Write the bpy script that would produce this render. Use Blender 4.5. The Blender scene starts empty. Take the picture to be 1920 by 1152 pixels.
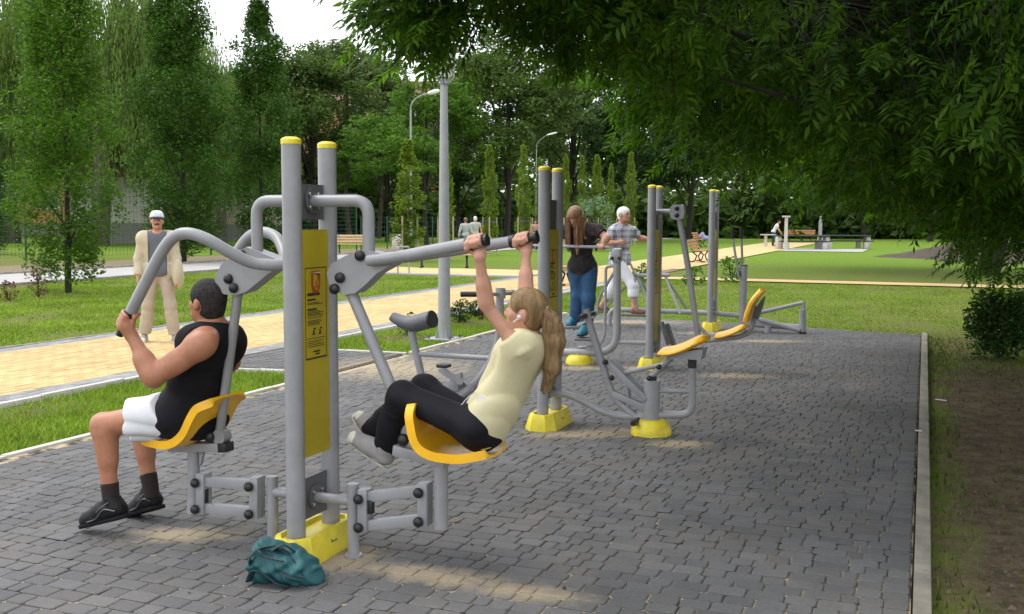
import bpy, bmesh, math, random
import numpy as np
from mathutils import Vector, Matrix, Euler
random.seed(7); RN = np.random.default_rng(11)
SC = bpy.context.scene; COL = SC.collection
# ---------------------------------------------------------------- camera, sky, sun, exposure
FPX = 1940.0; CAMZ = 1.63
PITCH = math.radians(4.86); ROLL = math.radians(0.25)
cam = bpy.data.cameras.new('camera'); camo = bpy.data.objects.new('camera', cam); COL.objects.link(camo)
cam.sensor_width = 36.0; cam.lens = 36.0 * FPX / 1920.0; cam.clip_start = 0.05; cam.clip_end = 2000
camo.location = (0, 0, CAMZ)
CAMR = Euler((math.pi / 2 - PITCH, 0, 0)).to_matrix() @ Matrix.Rotation(ROLL, 3, 'Z')
camo.rotation_euler = CAMR.to_euler()
SC.camera = camo
SUN_EL, SUN_AZ = math.radians(56), math.radians(-68)      # azimuth from +Y towards +X
world = bpy.data.worlds.new('World'); SC.world = world; world.use_nodes = True
wn, wl = world.node_tree.nodes, world.node_tree.links
wn.clear()
sky = wn.new('ShaderNodeTexSky'); sky.sky_type = 'NISHITA'; sky.sun_disc = False
sky.sun_elevation = SUN_EL; sky.sun_rotation = SUN_AZ; sky.dust_density = 3.0; sky.air_density = 1.0
wtc = wn.new('ShaderNodeTexCoord'); wns = wn.new('ShaderNodeTexNoise'); wns.inputs['Scale'].default_value = 2.2
wns.inputs['Detail'].default_value = 5
wr = wn.new('ShaderNodeMapRange'); wr.inputs[1].default_value = .3; wr.inputs[2].default_value = .7
wr.inputs[3].default_value = .86; wr.inputs[4].default_value = .98
wmix = wn.new('ShaderNodeMixRGB'); wmix.inputs[2].default_value = (11.6, 11.9, 12.4, 1)   # thin bright cloud layer
wbg = wn.new('ShaderNodeBackground'); wbg.inputs[1].default_value = 0.113
wout = wn.new('ShaderNodeOutputWorld')
wl.new(wtc.outputs['Generated'], wns.inputs['Vector']); wl.new(wns.outputs[0], wr.inputs[0])
wl.new(wr.outputs[0], wmix.inputs[0]); wl.new(sky.outputs[0], wmix.inputs[1])
wl.new(wmix.outputs[0], wbg.inputs[0]); wl.new(wbg.outputs[0], wout.inputs[0])
sun = bpy.data.lights.new('sun', 'SUN'); suno = bpy.data.objects.new('sun', sun); COL.objects.link(suno)
sun.energy = 1.15; sun.angle = math.radians(26); sun.color = (1, .95, .86)
sd = Vector((math.sin(SUN_AZ) * math.cos(SUN_EL), math.cos(SUN_AZ) * math.cos(SUN_EL), math.sin(SUN_EL)))
suno.rotation_euler = sd.to_track_quat('Z', 'Y').to_euler()
SC.view_settings.view_transform = 'Standard'; SC.view_settings.look = 'None'
SC.view_settings.exposure = 0.65; SC.view_settings.gamma = 1.0; SC.view_settings.use_curve_mapping = False
SC.cycles.max_bounces = 6; SC.cycles.diffuse_bounces = 3; SC.cycles.transmission_bounces = 3
SC.cycles.use_denoising = True

# ---------------------------------------------------------------- measuring helpers: sight line -> point in the place
def ray(px, py):
    return CAMR @ Vector(((px - 960) / FPX, -(py - 576) / FPX, -1.0))
def G(px, py, z=0.0):                     # point on the level z
    d = ray(px, py); t = (z - CAMZ) / d.z
    return Vector((d.x * t, d.y * t, z))
def D(px, py, dist):                      # point at the distance Y = dist
    d = ray(px, py); t = dist / d.y
    return Vector((d.x * t, d.y * t, CAMZ + d.z * t))
AX = Vector((.37, .93, 0)).normalized(); AV = Vector((AX.y, -AX.x, 0))      # along / across the paved pad
def plane(C):                             # sight line meets the upright plane of one machine (offset u along the pad)
    def f(px, py, u=0.0):
        d = ray(px, py); o = Vector((0, 0, CAMZ))
        t = ((Vector(C) + AX * u - o).dot(AX)) / d.dot(AX)
        return o + d * t
    return f
def XY(p, z): return Vector((p.x, p.y, z))

# ---------------------------------------------------------------- materials
MATS = {}
def nodes(m):
    m.use_nodes = True; return m.node_tree.nodes, m.node_tree.links
def mat(name, col, rough=.6, metal=0.0, var=.12, scale=8.0, bump=0.0, bscale=60.0, spec=.5, stretch=None, col2=None, island=0.0, coat=0.0):
    if name in MATS: return MATS[name]
    m = bpy.data.materials.new(name); N, L = nodes(m); b = N['Principled BSDF']
    b.inputs['Roughness'].default_value = rough; b.inputs['Metallic'].default_value = metal
    b.inputs['Specular IOR Level'].default_value = spec; b.inputs['Coat Weight'].default_value = coat
    tc = N.new('ShaderNodeTexCoord'); mp = N.new('ShaderNodeMapping'); L.new(tc.outputs['Object'], mp.inputs[0])
    if stretch: mp.inputs['Scale'].default_value = stretch
    n = N.new('ShaderNodeTexNoise'); n.inputs['Scale'].default_value = scale; n.inputs['Detail'].default_value = 6
    n.inputs['Roughness'].default_value = .65
    L.new(mp.outputs[0], n.inputs['Vector'])
    mr = N.new('ShaderNodeMapRange'); mr.inputs[1].default_value = .28; mr.inputs[2].default_value = .72
    L.new(n.outputs[0], mr.inputs[0])
    mx = N.new('ShaderNodeMixRGB'); L.new(mr.outputs[0], mx.inputs[0])
    c = np.array(col, float)
    lo = c * (1 - var); hi = np.array(col2, float) if col2 is not None else np.minimum(c * (1 + var), 1)
    mx.inputs[1].default_value = (*lo, 1); mx.inputs[2].default_value = (*hi, 1)
    out = mx.outputs[0]
    if island:
        g = N.new('ShaderNodeNewGeometry'); r2 = N.new('ShaderNodeMapRange'); L.new(g.outputs['Random Per Island'], r2.inputs[0])
        r2.inputs[3].default_value = 1 - island; r2.inputs[4].default_value = 1 + island
        mm = N.new('ShaderNodeMixRGB'); mm.blend_type = 'MULTIPLY'; mm.inputs[0].default_value = 1
        L.new(out, mm.inputs[1]); L.new(r2.outputs[0], mm.inputs[2]); out = mm.outputs[0]
    L.new(out, b.inputs['Base Color'])
    rr = N.new('ShaderNodeMapRange'); L.new(n.outputs[0], rr.inputs[0]); rr.inputs[3].default_value = max(0, rough - .08); rr.inputs[4].default_value = min(1, rough + .08)
    L.new(rr.outputs[0], b.inputs['Roughness'])
    if bump:
        n2 = N.new('ShaderNodeTexNoise'); n2.inputs['Scale'].default_value = bscale; n2.inputs['Detail'].default_value = 4
        L.new(mp.outputs[0], n2.inputs['Vector'])
        bp = N.new('ShaderNodeBump'); bp.inputs['Strength'].default_value = bump; bp.inputs['Distance'].default_value = .01
        L.new(n2.outputs[0], bp.inputs['Height']); L.new(bp.outputs[0], b.inputs['Normal'])
    MATS[name] = m; return m
def leafmat(name, c1, c2, trans=.3, rough=.5):
    if name in MATS: return MATS[name]
    m = bpy.data.materials.new(name); N, L = nodes(m); b = N['Principled BSDF']
    g = N.new('ShaderNodeNewGeometry'); mx = N.new('ShaderNodeMixRGB'); L.new(g.outputs['Random Per Island'], mx.inputs[0])
    mx.inputs[1].default_value = (*c1, 1); mx.inputs[2].default_value = (*c2, 1)
    tc = N.new('ShaderNodeTexCoord'); n = N.new('ShaderNodeTexNoise'); n.inputs['Scale'].default_value = .9; n.inputs['Detail'].default_value = 3
    L.new(tc.outputs['Object'], n.inputs['Vector'])
    r2 = N.new('ShaderNodeMapRange'); L.new(n.outputs[0], r2.inputs[0]); r2.inputs[1].default_value = .3; r2.inputs[2].default_value = .7
    r2.inputs[3].default_value = .72; r2.inputs[4].default_value = 1.25
    mm = N.new('ShaderNodeMixRGB'); mm.blend_type = 'MULTIPLY'; mm.inputs[0].default_value = 1
    L.new(mx.outputs[0], mm.inputs[1]); L.new(r2.outputs[0], mm.inputs[2])
    L.new(mm.outputs[0], b.inputs['Base Color']); b.inputs['Roughness'].default_value = rough; b.inputs['Specular IOR Level'].default_value = .14
    t = N.new('ShaderNodeBsdfTranslucent'); mt = N.new('ShaderNodeMixRGB'); mt.blend_type = 'MULTIPLY'; mt.inputs[0].default_value = 1
    L.new(mm.outputs[0], mt.inputs[1]); mt.inputs[2].default_value = (1.7, 1.9, .7, 1)
    L.new(mt.outputs[0], t.inputs[0])
    s = N.new('ShaderNodeMixShader'); s.inputs[0].default_value = trans
    L.new(b.outputs[0], s.inputs[1]); L.new(t.outputs[0], s.inputs[2]); L.new(s.outputs[0], N['Material Output'].inputs[0])
    MATS[name] = m; return m

# ---------------------------------------------------------------- mesh helpers
def fillet(pts, r, n=6):
    pts = [Vector(p) for p in pts]; out = [pts[0]]
    for i in range(1, len(pts) - 1):
        p = pts[i]; a = pts[i - 1] - p; b = pts[i + 1] - p
        rr = min(r, a.length * .48, b.length * .48)
        s, e = p + a.normalized() * rr, p + b.normalized() * rr
        for k in range(n + 1):
            t = k / n; out.append(s * (1 - t) ** 2 + p * 2 * t * (1 - t) + e * t * t)
    out.append(pts[-1]); return out
def smooth_path(pts, n=6):
    pts = [Vector(p) for p in pts]; P = [pts[0] * 2 - pts[1]] + pts + [pts[-1] * 2 - pts[-2]]; out = []
    for i in range(1, len(P) - 2):
        for k in range(n):
            t = k / n; a, b, c, d = P[i - 1], P[i], P[i + 1], P[i + 2]
            out.append(.5 * ((2 * b) + (c - a) * t + (2 * a - 5 * b + 4 * c - d) * t * t + (3 * b - a - 3 * c + d) * t ** 3))
    out.append(pts[-1]); return out
class MB:
    def __init__(s): s.v = []; s.f = []; s.mi = []; s.cur = 0
    def add(s, vs, fs):
        o = len(s.v); s.v += [tuple(v) for v in vs]; s.f += [tuple(i + o for i in f) for f in fs]; s.mi += [s.cur] * len(fs); return s
    def box(s, c, size, R=None, bev=0.0):
        hx, hy, hz = size[0] / 2, size[1] / 2, size[2] / 2; c = Vector(c); R = R or Matrix.Identity(3)
        if bev <= 0:
            vs = [c + R @ Vector((x * hx, y * hy, z * hz)) for x in (-1, 1) for y in (-1, 1) for z in (-1, 1)]
            return s.add(vs, [(0, 1, 3, 2), (4, 6, 7, 5), (0, 4, 5, 1), (2, 3, 7, 6), (0, 2, 6, 4), (1, 5, 7, 3)])
        bm = bmesh.new(); bmesh.ops.create_cube(bm, size=1.0)
        for v in bm.verts: v.co = Vector((v.co.x * 2 * hx, v.co.y * 2 * hy, v.co.z * 2 * hz))
        bmesh.ops.bevel(bm, geom=bm.edges[:], offset=min(bev, hx * .9, hy * .9, hz * .9), segments=2, affect='EDGES', profile=.5)
        bm.verts.index_update()
        vs = [c + R @ v.co for v in bm.verts]; fs = [[v.index for v in f.verts] for f in bm.faces]; bm.free()
        return s.add(vs, fs)
    def tube(s, pts, r, seg=12, cap=True, flat=None):
        pts = [Vector(p) for p in pts]; n = len(pts); rad = r if isinstance(r, (list, tuple)) else [r] * n
        if len(rad) != n: rad = [rad[0] + (rad[-1] - rad[0]) * i / (n - 1) for i in range(n)]
        T = [(pts[min(i + 1, n - 1)] - pts[max(i - 1, 0)]).normalized() for i in range(n)]
        ref = Vector((0, 0, 1)) if abs(T[0].z) < .9 else Vector((1, 0, 0))
        N = (ref - T[0] * ref.dot(T[0])).normalized(); vs = []
        for i in range(n):
            N = (N - T[i] * N.dot(T[i])).normalized(); B = T[i].cross(N)
            for k in range(seg):
                a = 2 * math.pi * k / seg; vs.append(pts[i] + (N * math.cos(a) + B * math.sin(a) * (flat or 1)) * rad[i])
        fs = [(i * seg + k, i * seg + (k + 1) % seg, (i + 1) * seg + (k + 1) % seg, (i + 1) * seg + k) for i in range(n - 1) for k in range(seg)]
        if cap: fs += [tuple(range(seg))[::-1], tuple((n - 1) * seg + k for k in range(seg))]
        return s.add(vs, fs)
    def lathe(s, c, prof, seg=20, axis=None):
        c = Vector(c); R = Vector((0, 0, 1)).rotation_difference(Vector(axis)).to_matrix() if axis is not None else Matrix.Identity(3)
        vs = []; fs = []
        for (r, z) in prof:
            for k in range(seg):
                a = 2 * math.pi * k / seg; vs.append(c + R @ Vector((r * math.cos(a), r * math.sin(a), z)))
        for i in range(len(prof) - 1):
            for k in range(seg): fs.append((i * seg + k, i * seg + (k + 1) % seg, (i + 1) * seg + (k + 1) % seg, (i + 1) * seg + k))
        fs += [tuple(range(seg))[::-1], tuple((len(prof) - 1) * seg + k for k in range(seg))]
        return s.add(vs, fs)
    def ball(s, c, r, axis=None, sq=1.0, seg=12):
        return s.lathe(c, [(r * math.sin(math.pi * i / 8) + 1e-5, -r * sq * math.cos(math.pi * i / 8)) for i in range(9)], seg, axis)
    def prism(s, poly, off):                # planar polygon swept along off
        poly = [Vector(p) for p in poly]; off = Vector(off); n = len(poly)
        fs = [tuple(range(n))[::-1], tuple(range(n, 2 * n))] + [(i, (i + 1) % n, n + (i + 1) % n, n + i) for i in range(n)]
        return s.add(poly + [p + off for p in poly], fs)
    def mesh(s, name, mats, org=(0, 0, 0), smooth=True, ang=38):
        me = bpy.data.meshes.new(name); o = Vector(org)
        me.from_pydata([(v[0] - o.x, v[1] - o.y, v[2] - o.z) for v in s.v], [], s.f)
        for m in (mats if isinstance(mats, (list, tuple)) else [mats]): me.materials.append(m)
        if any(s.mi): me.polygons.foreach_set('material_index', s.mi)
        bm = bmesh.new(); bm.from_mesh(me); bmesh.ops.recalc_face_normals(bm, faces=bm.faces[:]); bm.to_mesh(me); bm.free()
        if smooth:
            me.polygons.foreach_set('use_smooth', [True] * len(me.polygons)); me.set_sharp_from_angle(angle=math.radians(ang))
        me.update(); return me
ORG = {}
def link(name, me, parent=None, loc=None):
    o = bpy.data.objects.new(name, me); COL.objects.link(o)
    if parent is not None: o.parent = parent
    if loc is not None: o.location = loc
    return o
def org_of(p):
    return ORG.get(p.name, Vector((0, 0, 0))) if p is not None else Vector((0, 0, 0))
def thing(name, label, cat, loc=(0, 0, 0), group=None, rz=0.0):
    o = bpy.data.objects.new(name, None); COL.objects.link(o); o.location = loc; o.rotation_euler = (0, 0, rz)
    o.empty_display_size = .1
    ORG[o.name] = Vector(loc); tag(o, label, cat, group); return o
def tag(o, label=None, cat=None, group=None, kind=None):
    if label: o['label'] = label
    if cat: o['category'] = cat
    if group: o['group'] = group
    if kind: o['kind'] = kind
    return o
def clusters(mb):                        # pieces of a mesh that do not touch one another
    n = len(mb.v); par = list(range(n))
    def fd(i):
        while par[i] != i: par[i] = par[par[i]]; i = par[i]
        return i
    for f in mb.f:
        a = fd(f[0])
        for i in f[1:]:
            b = fd(i)
            if a != b: par[b] = a
    isl = {}
    for i in range(n): isl.setdefault(fd(i), []).append(i)
    if len(isl) == 1: return None
    V = np.array(mb.v); ks = list(isl); lo = [V[isl[k]].min(0) - .002 for k in ks]; hi = [V[isl[k]].max(0) + .002 for k in ks]; g = list(range(len(ks)))
    def fg(i):
        while g[i] != i: i = g[i]
        return i
    for i in range(len(ks)):
        for j in range(i):
            if (lo[i] <= hi[j]).all() and (lo[j] <= hi[i]).all(): g[fg(i)] = fg(j)
    roots = {}
    for i, k in enumerate(ks): roots.setdefault(fg(i), set()).update(isl[k])
    if len(roots) == 1: return None
    out = []
    for vs in roots.values():
        q = MB(); mp = {}
        for i in sorted(vs): mp[i] = len(q.v); q.v.append(mb.v[i])
        for f, mi in zip(mb.f, mb.mi):
            if f[0] in vs: q.f.append(tuple(mp[i] for i in f)); q.mi.append(mi)
        out.append(q)
    return out
def part(name, mb, m, parent, smooth=True, ang=38, label=None, split=True):     # geometry given in world coordinates
    if split:
        cl = clusters(mb)
        if cl:
            os_ = [part(name, q, m, parent, smooth, ang, label, False) for q in cl]; return os_[0]
    og = org_of(parent); o = link(name, mb.mesh(name, m, og, smooth, ang), parent); ORG[o.name] = og
    if label: o['label'] = label
    return o
def solo(name, mb, m, loc, label, cat, group=None, kind=None, smooth=True):
    o = link(name, mb.mesh(name, m, loc, smooth), None, loc); ORG[o.name] = Vector(loc); tag(o, label, cat, group, kind); return o
def copy_tree(o, parent=None):
    c = o.copy(); COL.objects.link(c)
    if parent is not None: c.parent = parent
    for ch in list(o.children): copy_tree(ch, c)
    return c
def npmesh(name, V, Fq, m, smooth=False):       # numpy: verts (n,3), faces (m,k)
    me = bpy.data.meshes.new(name); V = np.asarray(V, np.float32); Fq = np.asarray(Fq, np.int32); k = Fq.shape[1]
    me.vertices.add(len(V)); me.vertices.foreach_set('co', V.ravel())
    me.loops.add(Fq.size); me.loops.foreach_set('vertex_index', Fq.ravel())
    me.polygons.add(len(Fq)); me.polygons.foreach_set('loop_start', np.arange(0, Fq.size, k, dtype=np.int32))
    if smooth: me.polygons.foreach_set('use_smooth', np.ones(len(Fq), bool))
    for mm in (m if isinstance(m, (list, tuple)) else [m]): me.materials.append(mm)
    me.update(calc_edges=True); me.validate(); return me

# ---------------------------------------------------------------- implicit bodies (smooth union of limbs, meshed as one skin)
def A3(p): return np.array((p[0], p[1], p[2]), float)
def cap(a, b, ra, rb=None, k=.02): return ('c', A3(a), A3(b), ra, ra if rb is None else rb, k)
def fcap(a, b, ra, rb=None, k=.02): return ('f', A3(a), A3(b), ra, ra if rb is None else rb, k)
def ell(c, r, R=None, k=.02): return ('e', A3(c), np.array(r, float), np.array(R, float) if R is not None else np.eye(3), k)
def rbx(c, h, R=None, rd=.01, k=.02): return ('b', A3(c), np.array(h, float), np.array(R, float) if R is not None else np.eye(3), rd, k)
def prim_bounds(p):
    if p[0] in 'cf': r = max(p[3], p[4]); return np.minimum(p[1], p[2]) - r, np.maximum(p[1], p[2]) + r
    if p[0] == 'e': r = p[2].max()
    else: r = np.linalg.norm(p[2]) + p[4]
    return p[1] - r, p[1] + r
def prim_eval(p, X, Y, Z):
    if p[0] in 'cf':
        a, b = p[1], p[2]; ab = b - a; L2 = max(ab @ ab, 1e-9)
        qx, qy, qz = X - a[0], Y - a[1], Z - a[2]
        t = (qx * ab[0] + qy * ab[1] + qz * ab[2]) / L2; tc = np.clip(t, 0, 1)
        d = np.sqrt((qx - tc * ab[0]) ** 2 + (qy - tc * ab[1]) ** 2 + (qz - tc * ab[2]) ** 2) - (p[3] + tc * (p[4] - p[3]))
        if p[0] == 'f':
            L = math.sqrt(L2); d = np.maximum(d, np.maximum(-t * L, (t - 1) * L))
        return d
    q = np.stack([X - p[1][0], Y - p[1][1], Z - p[1][2]], -1) @ p[3]      # columns of R are the local axes
    if p[0] == 'e':
        k0 = np.sqrt(((q / p[2]) ** 2).sum(-1)); k1 = np.sqrt(((q / p[2] ** 2) ** 2).sum(-1)) + 1e-9
        return k0 * (k0 - 1) / k1
    w = np.abs(q) - p[2]
    return np.sqrt((np.maximum(w, 0) ** 2).sum(-1)) + np.minimum(w.max(-1), 0) - p[4]
def surface_nets(Fv, org, h):
    s = Fv < 0; nx, ny, nz = Fv.shape
    c = np.zeros((nx - 1, ny - 1, nz - 1), np.uint8)
    for dx in (0, 1):
        for dy in (0, 1):
            for dz in (0, 1): c += s[dx:nx - 1 + dx, dy:ny - 1 + dy, dz:nz - 1 + dz]
    act = (c > 0) & (c < 8); idx = -np.ones(c.shape, np.int64); ci = np.argwhere(act); idx[act] = np.arange(len(ci))
    pos = np.zeros((len(ci), 3)); cnt = np.zeros(len(ci))
    cor = [np.array((x, y, z)) for x in (0, 1) for y in (0, 1) for z in (0, 1)]
    for i in range(8):
        for j in range(i + 1, 8):
            if abs(cor[i] - cor[j]).sum() != 1: continue
            fa = Fv[tuple((ci + cor[i]).T)]; fb = Fv[tuple((ci + cor[j]).T)]; m = (fa < 0) != (fb < 0)
            t = (fa / np.where(fa == fb, 1, fa - fb))[m]
            pos[m] += cor[i] + t[:, None] * (cor[j] - cor[i]); cnt[m] += 1
    V = org + (ci + pos / cnt[:, None]) * h; faces = []
    for ax in range(3):
        b, d = [(1, 2), (2, 0), (0, 1)][ax]
        sl0 = [slice(None)] * 3; sl1 = [slice(None)] * 3; sl0[ax] = slice(0, -1); sl1[ax] = slice(1, None)
        e = s[tuple(sl0)] != s[tuple(sl1)]; P = np.argwhere(e); st = s[tuple(sl0)][e]
        ok = (P[:, b] > 0) & (P[:, d] > 0) & (P[:, b] < Fv.shape[b] - 1) & (P[:, d] < Fv.shape[d] - 1); P = P[ok]; st = st[ok]
        def g(ob, od):
            q = P.copy(); q[:, b] -= ob; q[:, d] -= od; return idx[tuple(q.T)]
        q = np.stack([g(1, 1), g(0, 1), g(0, 0), g(1, 0)], 1)
        q[~st] = q[~st][:, ::-1]; faces.append(q)
    return V, np.concatenate(faces)
def sdf_mesh(name, prims, h, m, org=(0, 0, 0), clips=(), cuts=(), disp=None, parent=None, relax=1):
    lo = np.min([prim_bounds(p)[0] for p in prims], 0) - 3 * h; hi = np.max([prim_bounds(p)[1] for p in prims], 0) + 3 * h
    n = np.ceil((hi - lo) / h).astype(int) + 1; Fv = np.full(n, 1.0, np.float64)
    ax = [lo[i] + np.arange(n[i]) * h for i in range(3)]
    def block(p, mg):
        a, b = prim_bounds(p); i0 = np.maximum(((a - mg - lo) / h).astype(int), 0); i1 = np.minimum(np.ceil((b + mg - lo) / h).astype(int) + 1, n)
        return tuple(slice(i0[i], i1[i]) for i in range(3))
    for p in prims:
        k = p[-1]; sl = block(p, k + 3 * h)
        X, Y, Z = np.meshgrid(ax[0][sl[0]], ax[1][sl[1]], ax[2][sl[2]], indexing='ij')
        d = prim_eval(p, X, Y, Z); f = Fv[sl]
        hh = np.maximum(k - np.abs(f - d), 0) / k
        Fv[sl] = np.minimum(f, d) - hh * hh * k * .25
    if disp or clips or cuts:
        X, Y, Z = np.meshgrid(*ax, indexing='ij')
        if disp: Fv += disp(X, Y, Z)
        for (pt, nn) in clips: Fv = np.maximum(Fv, (X - pt[0]) * nn[0] + (Y - pt[1]) * nn[1] + (Z - pt[2]) * nn[2])
        for p in cuts: Fv = np.maximum(Fv, -prim_eval(p, X, Y, Z))
    V, Q = surface_nets(Fv, lo, h)
    for _ in range(relax):
        acc = np.zeros_like(V); ct = np.zeros(len(V))
        for i in range(4):
            a, b = Q[:, i], Q[:, (i + 1) % 4]
            np.add.at(acc, a, V[b]); np.add.at(acc, b, V[a]); np.add.at(ct, a, 1); np.add.at(ct, b, 1)
        V = V * .5 + .5 * acc / np.maximum(ct, 1)[:, None]
    me = npmesh(name, V - A3(org), Q, m, True)
    o = link(name, me, parent)
    if parent is None: o.location = org
    ORG[o.name] = Vector(org); return o
# ================================================================ SETTING
def AB(a, b, z=0.0): return AX * a + AV * b + Vector((0, 0, z))
def posnoise(N, L, scale, detail=5, rough=.6):
    g = N.new('ShaderNodeNewGeometry'); n = N.new('ShaderNodeTexNoise'); n.inputs['Scale'].default_value = scale
    n.inputs['Detail'].default_value = detail; n.inputs['Roughness'].default_value = rough
    L.new(g.outputs['Position'], n.inputs['Vector']); return n.outputs[0]
def rng_node(N, L, src, a, b, c=0.0, d=1.0):
    r = N.new('ShaderNodeMapRange'); L.new(src, r.inputs[0]); r.inputs[1].default_value = a; r.inputs[2].default_value = b
    r.inputs[3].default_value = c; r.inputs[4].default_value = d; return r.outputs[0]
def mth(N, L, op, x, y=None):
    m = N.new('ShaderNodeMath'); m.operation = op
    for i, v in enumerate((x, y)):
        if v is None: continue
        if isinstance(v, (int, float)): m.inputs[i].default_value = v
        else: L.new(v, m.inputs[i])
    return m.outputs[0]
def mixc(N, L, f, c1, c2, mode='MIX'):
    x = N.new('ShaderNodeMixRGB'); x.blend_type = mode
    if isinstance(f, (int, float)): x.inputs[0].default_value = f
    else: L.new(f, x.inputs[0])
    for i, c in ((1, c1), (2, c2)):
        if isinstance(c, tuple): x.inputs[i].default_value = (*c, 1)
        else: L.new(c, x.inputs[i])
    return x.outputs[0]
# sand trodden out round the machine feet, and one painted patch of light: (x, y, half length, half width, turn)
SAND_LIGHT = [(*G(345, 1003).xy, .42, .20, .1), (*G(800, 1078).xy, .60, .17, -.35), (*G(640, 1048).xy, .34, .26, 0), (*G(985, 1110).xy, .40, .15, -.3),
        (*G(1110, 812).xy, .75, .28, .2), (*G(1275, 832).xy, .35, .2, 0), (*G(1385, 704).xy, .6, .3, 0), (*G(745, 690).xy, 1.1, 1.3, .2),  # last patch on this row: lit paving, its light put into the colour
        (*G(1205, 690).xy, .45, .3, 0), (*G(1085, 690).xy, .4, .25, 0), (*G(1440, 640).xy, .7, .25, 0), (*G(1180, 604).xy, 1.2, .5, 0), (*G(1330, 625).xy, .6, .3, 0)]
def sand_light_mask(N, L):
    g = N.new('ShaderNodeNewGeometry'); acc = None
    for (x, y, rx, ry, an) in SAND_LIGHT:
        mp = N.new('ShaderNodeMapping'); mp.vector_type = 'TEXTURE'; mp.inputs[1].default_value = (x, y, 0); mp.inputs[2].default_value = (0, 0, an); mp.inputs[3].default_value = (rx, ry, 1)
        L.new(g.outputs['Position'], mp.inputs[0])
        le = N.new('ShaderNodeVectorMath'); le.operation = 'LENGTH'; L.new(mp.outputs[0], le.inputs[0])
        v = rng_node(N, L, le.outputs['Value'], 1.5, .1)
        acc = v if acc is None else mth(N, L, 'MAXIMUM', acc, v)
    return acc
def paver_mat():
    m = bpy.data.materials.new('grey_concrete_paver'); N, L = nodes(m); b = N['Principled BSDF']
    big = posnoise(N, L, .9, 4); fine = posnoise(N, L, 55, 6, .75); grit = posnoise(N, L, 260, 2)
    oi = N.new('ShaderNodeObjectInfo'); ge = N.new('ShaderNodeNewGeometry')
    rn = mth(N, L, 'FRACT', mth(N, L, 'ADD', oi.outputs['Random'], ge.outputs['Random Per Island']))
    c = mixc(N, L, rn, (.090, .090, .093), (.120, .120, .123))
    c = mixc(N, L, 1.0, c, rng_node(N, L, big, .3, .7, .82, 1.16), 'MULTIPLY')
    c = mixc(N, L, 1.0, c, rng_node(N, L, fine, .3, .7, .78, 1.2), 'MULTIPLY')
    sm = sand_light_mask(N, L); mid = posnoise(N, L, 9, 6, .7)
    f = rng_node(N, L, mth(N, L, 'ADD', mth(N, L, 'MULTIPLY', sm, .95), mth(N, L, 'SUBTRACT', mid, .5)), .42, .86)
    c = mixc(N, L, mth(N, L, 'MULTIPLY', f, mth(N, L, 'ADD', .55, mth(N, L, 'MULTIPLY', fine, .7))), c, mixc(N, L, fine, (.27, .215, .14), (.42, .345, .24)))
    c = mixc(N, L, rng_node(N, L, posnoise(N, L, 1.7, 6, .7), .45, .75, 0, .22), c, (.25, .205, .15))      # dust
    sp = rng_node(N, L, posnoise(N, L, 38, 2), .745, .79)          # scattered grains of pale sand
    c = mixc(N, L, mth(N, L, 'MULTIPLY', sp, .55), c, (.46, .38, .26))
    L.new(c, b.inputs['Base Color']); b.inputs['Roughness'].default_value = .78; b.inputs['Specular IOR Level'].default_value = .3
    bp = N.new('ShaderNodeBump'); bp.inputs['Strength'].default_value = .35; bp.inputs['Distance'].default_value = .004
    L.new(mth(N, L, 'ADD', fine, mth(N, L, 'MULTIPLY', grit, .5)), bp.inputs['Height']); L.new(bp.outputs[0], b.inputs['Normal'])
    return m
def joint_mat():
    m = bpy.data.materials.new('joint_sand'); N, L = nodes(m); b = N['Principled BSDF']
    n1 = posnoise(N, L, 6, 5); n2 = posnoise(N, L, 120, 4)
    f = rng_node(N, L, mth(N, L, 'ADD', n1, mth(N, L, 'MULTIPLY', sand_light_mask(N, L), .25)), .45, .6)
    c = mixc(N, L, f, (.05, .046, .042), mixc(N, L, n2, (.30, .24, .15), (.5, .42, .3)))
    L.new(c, b.inputs['Base Color']); b.inputs['Roughness'].default_value = .95; b.inputs['Specular IOR Level'].default_value = .1
    return m
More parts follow.
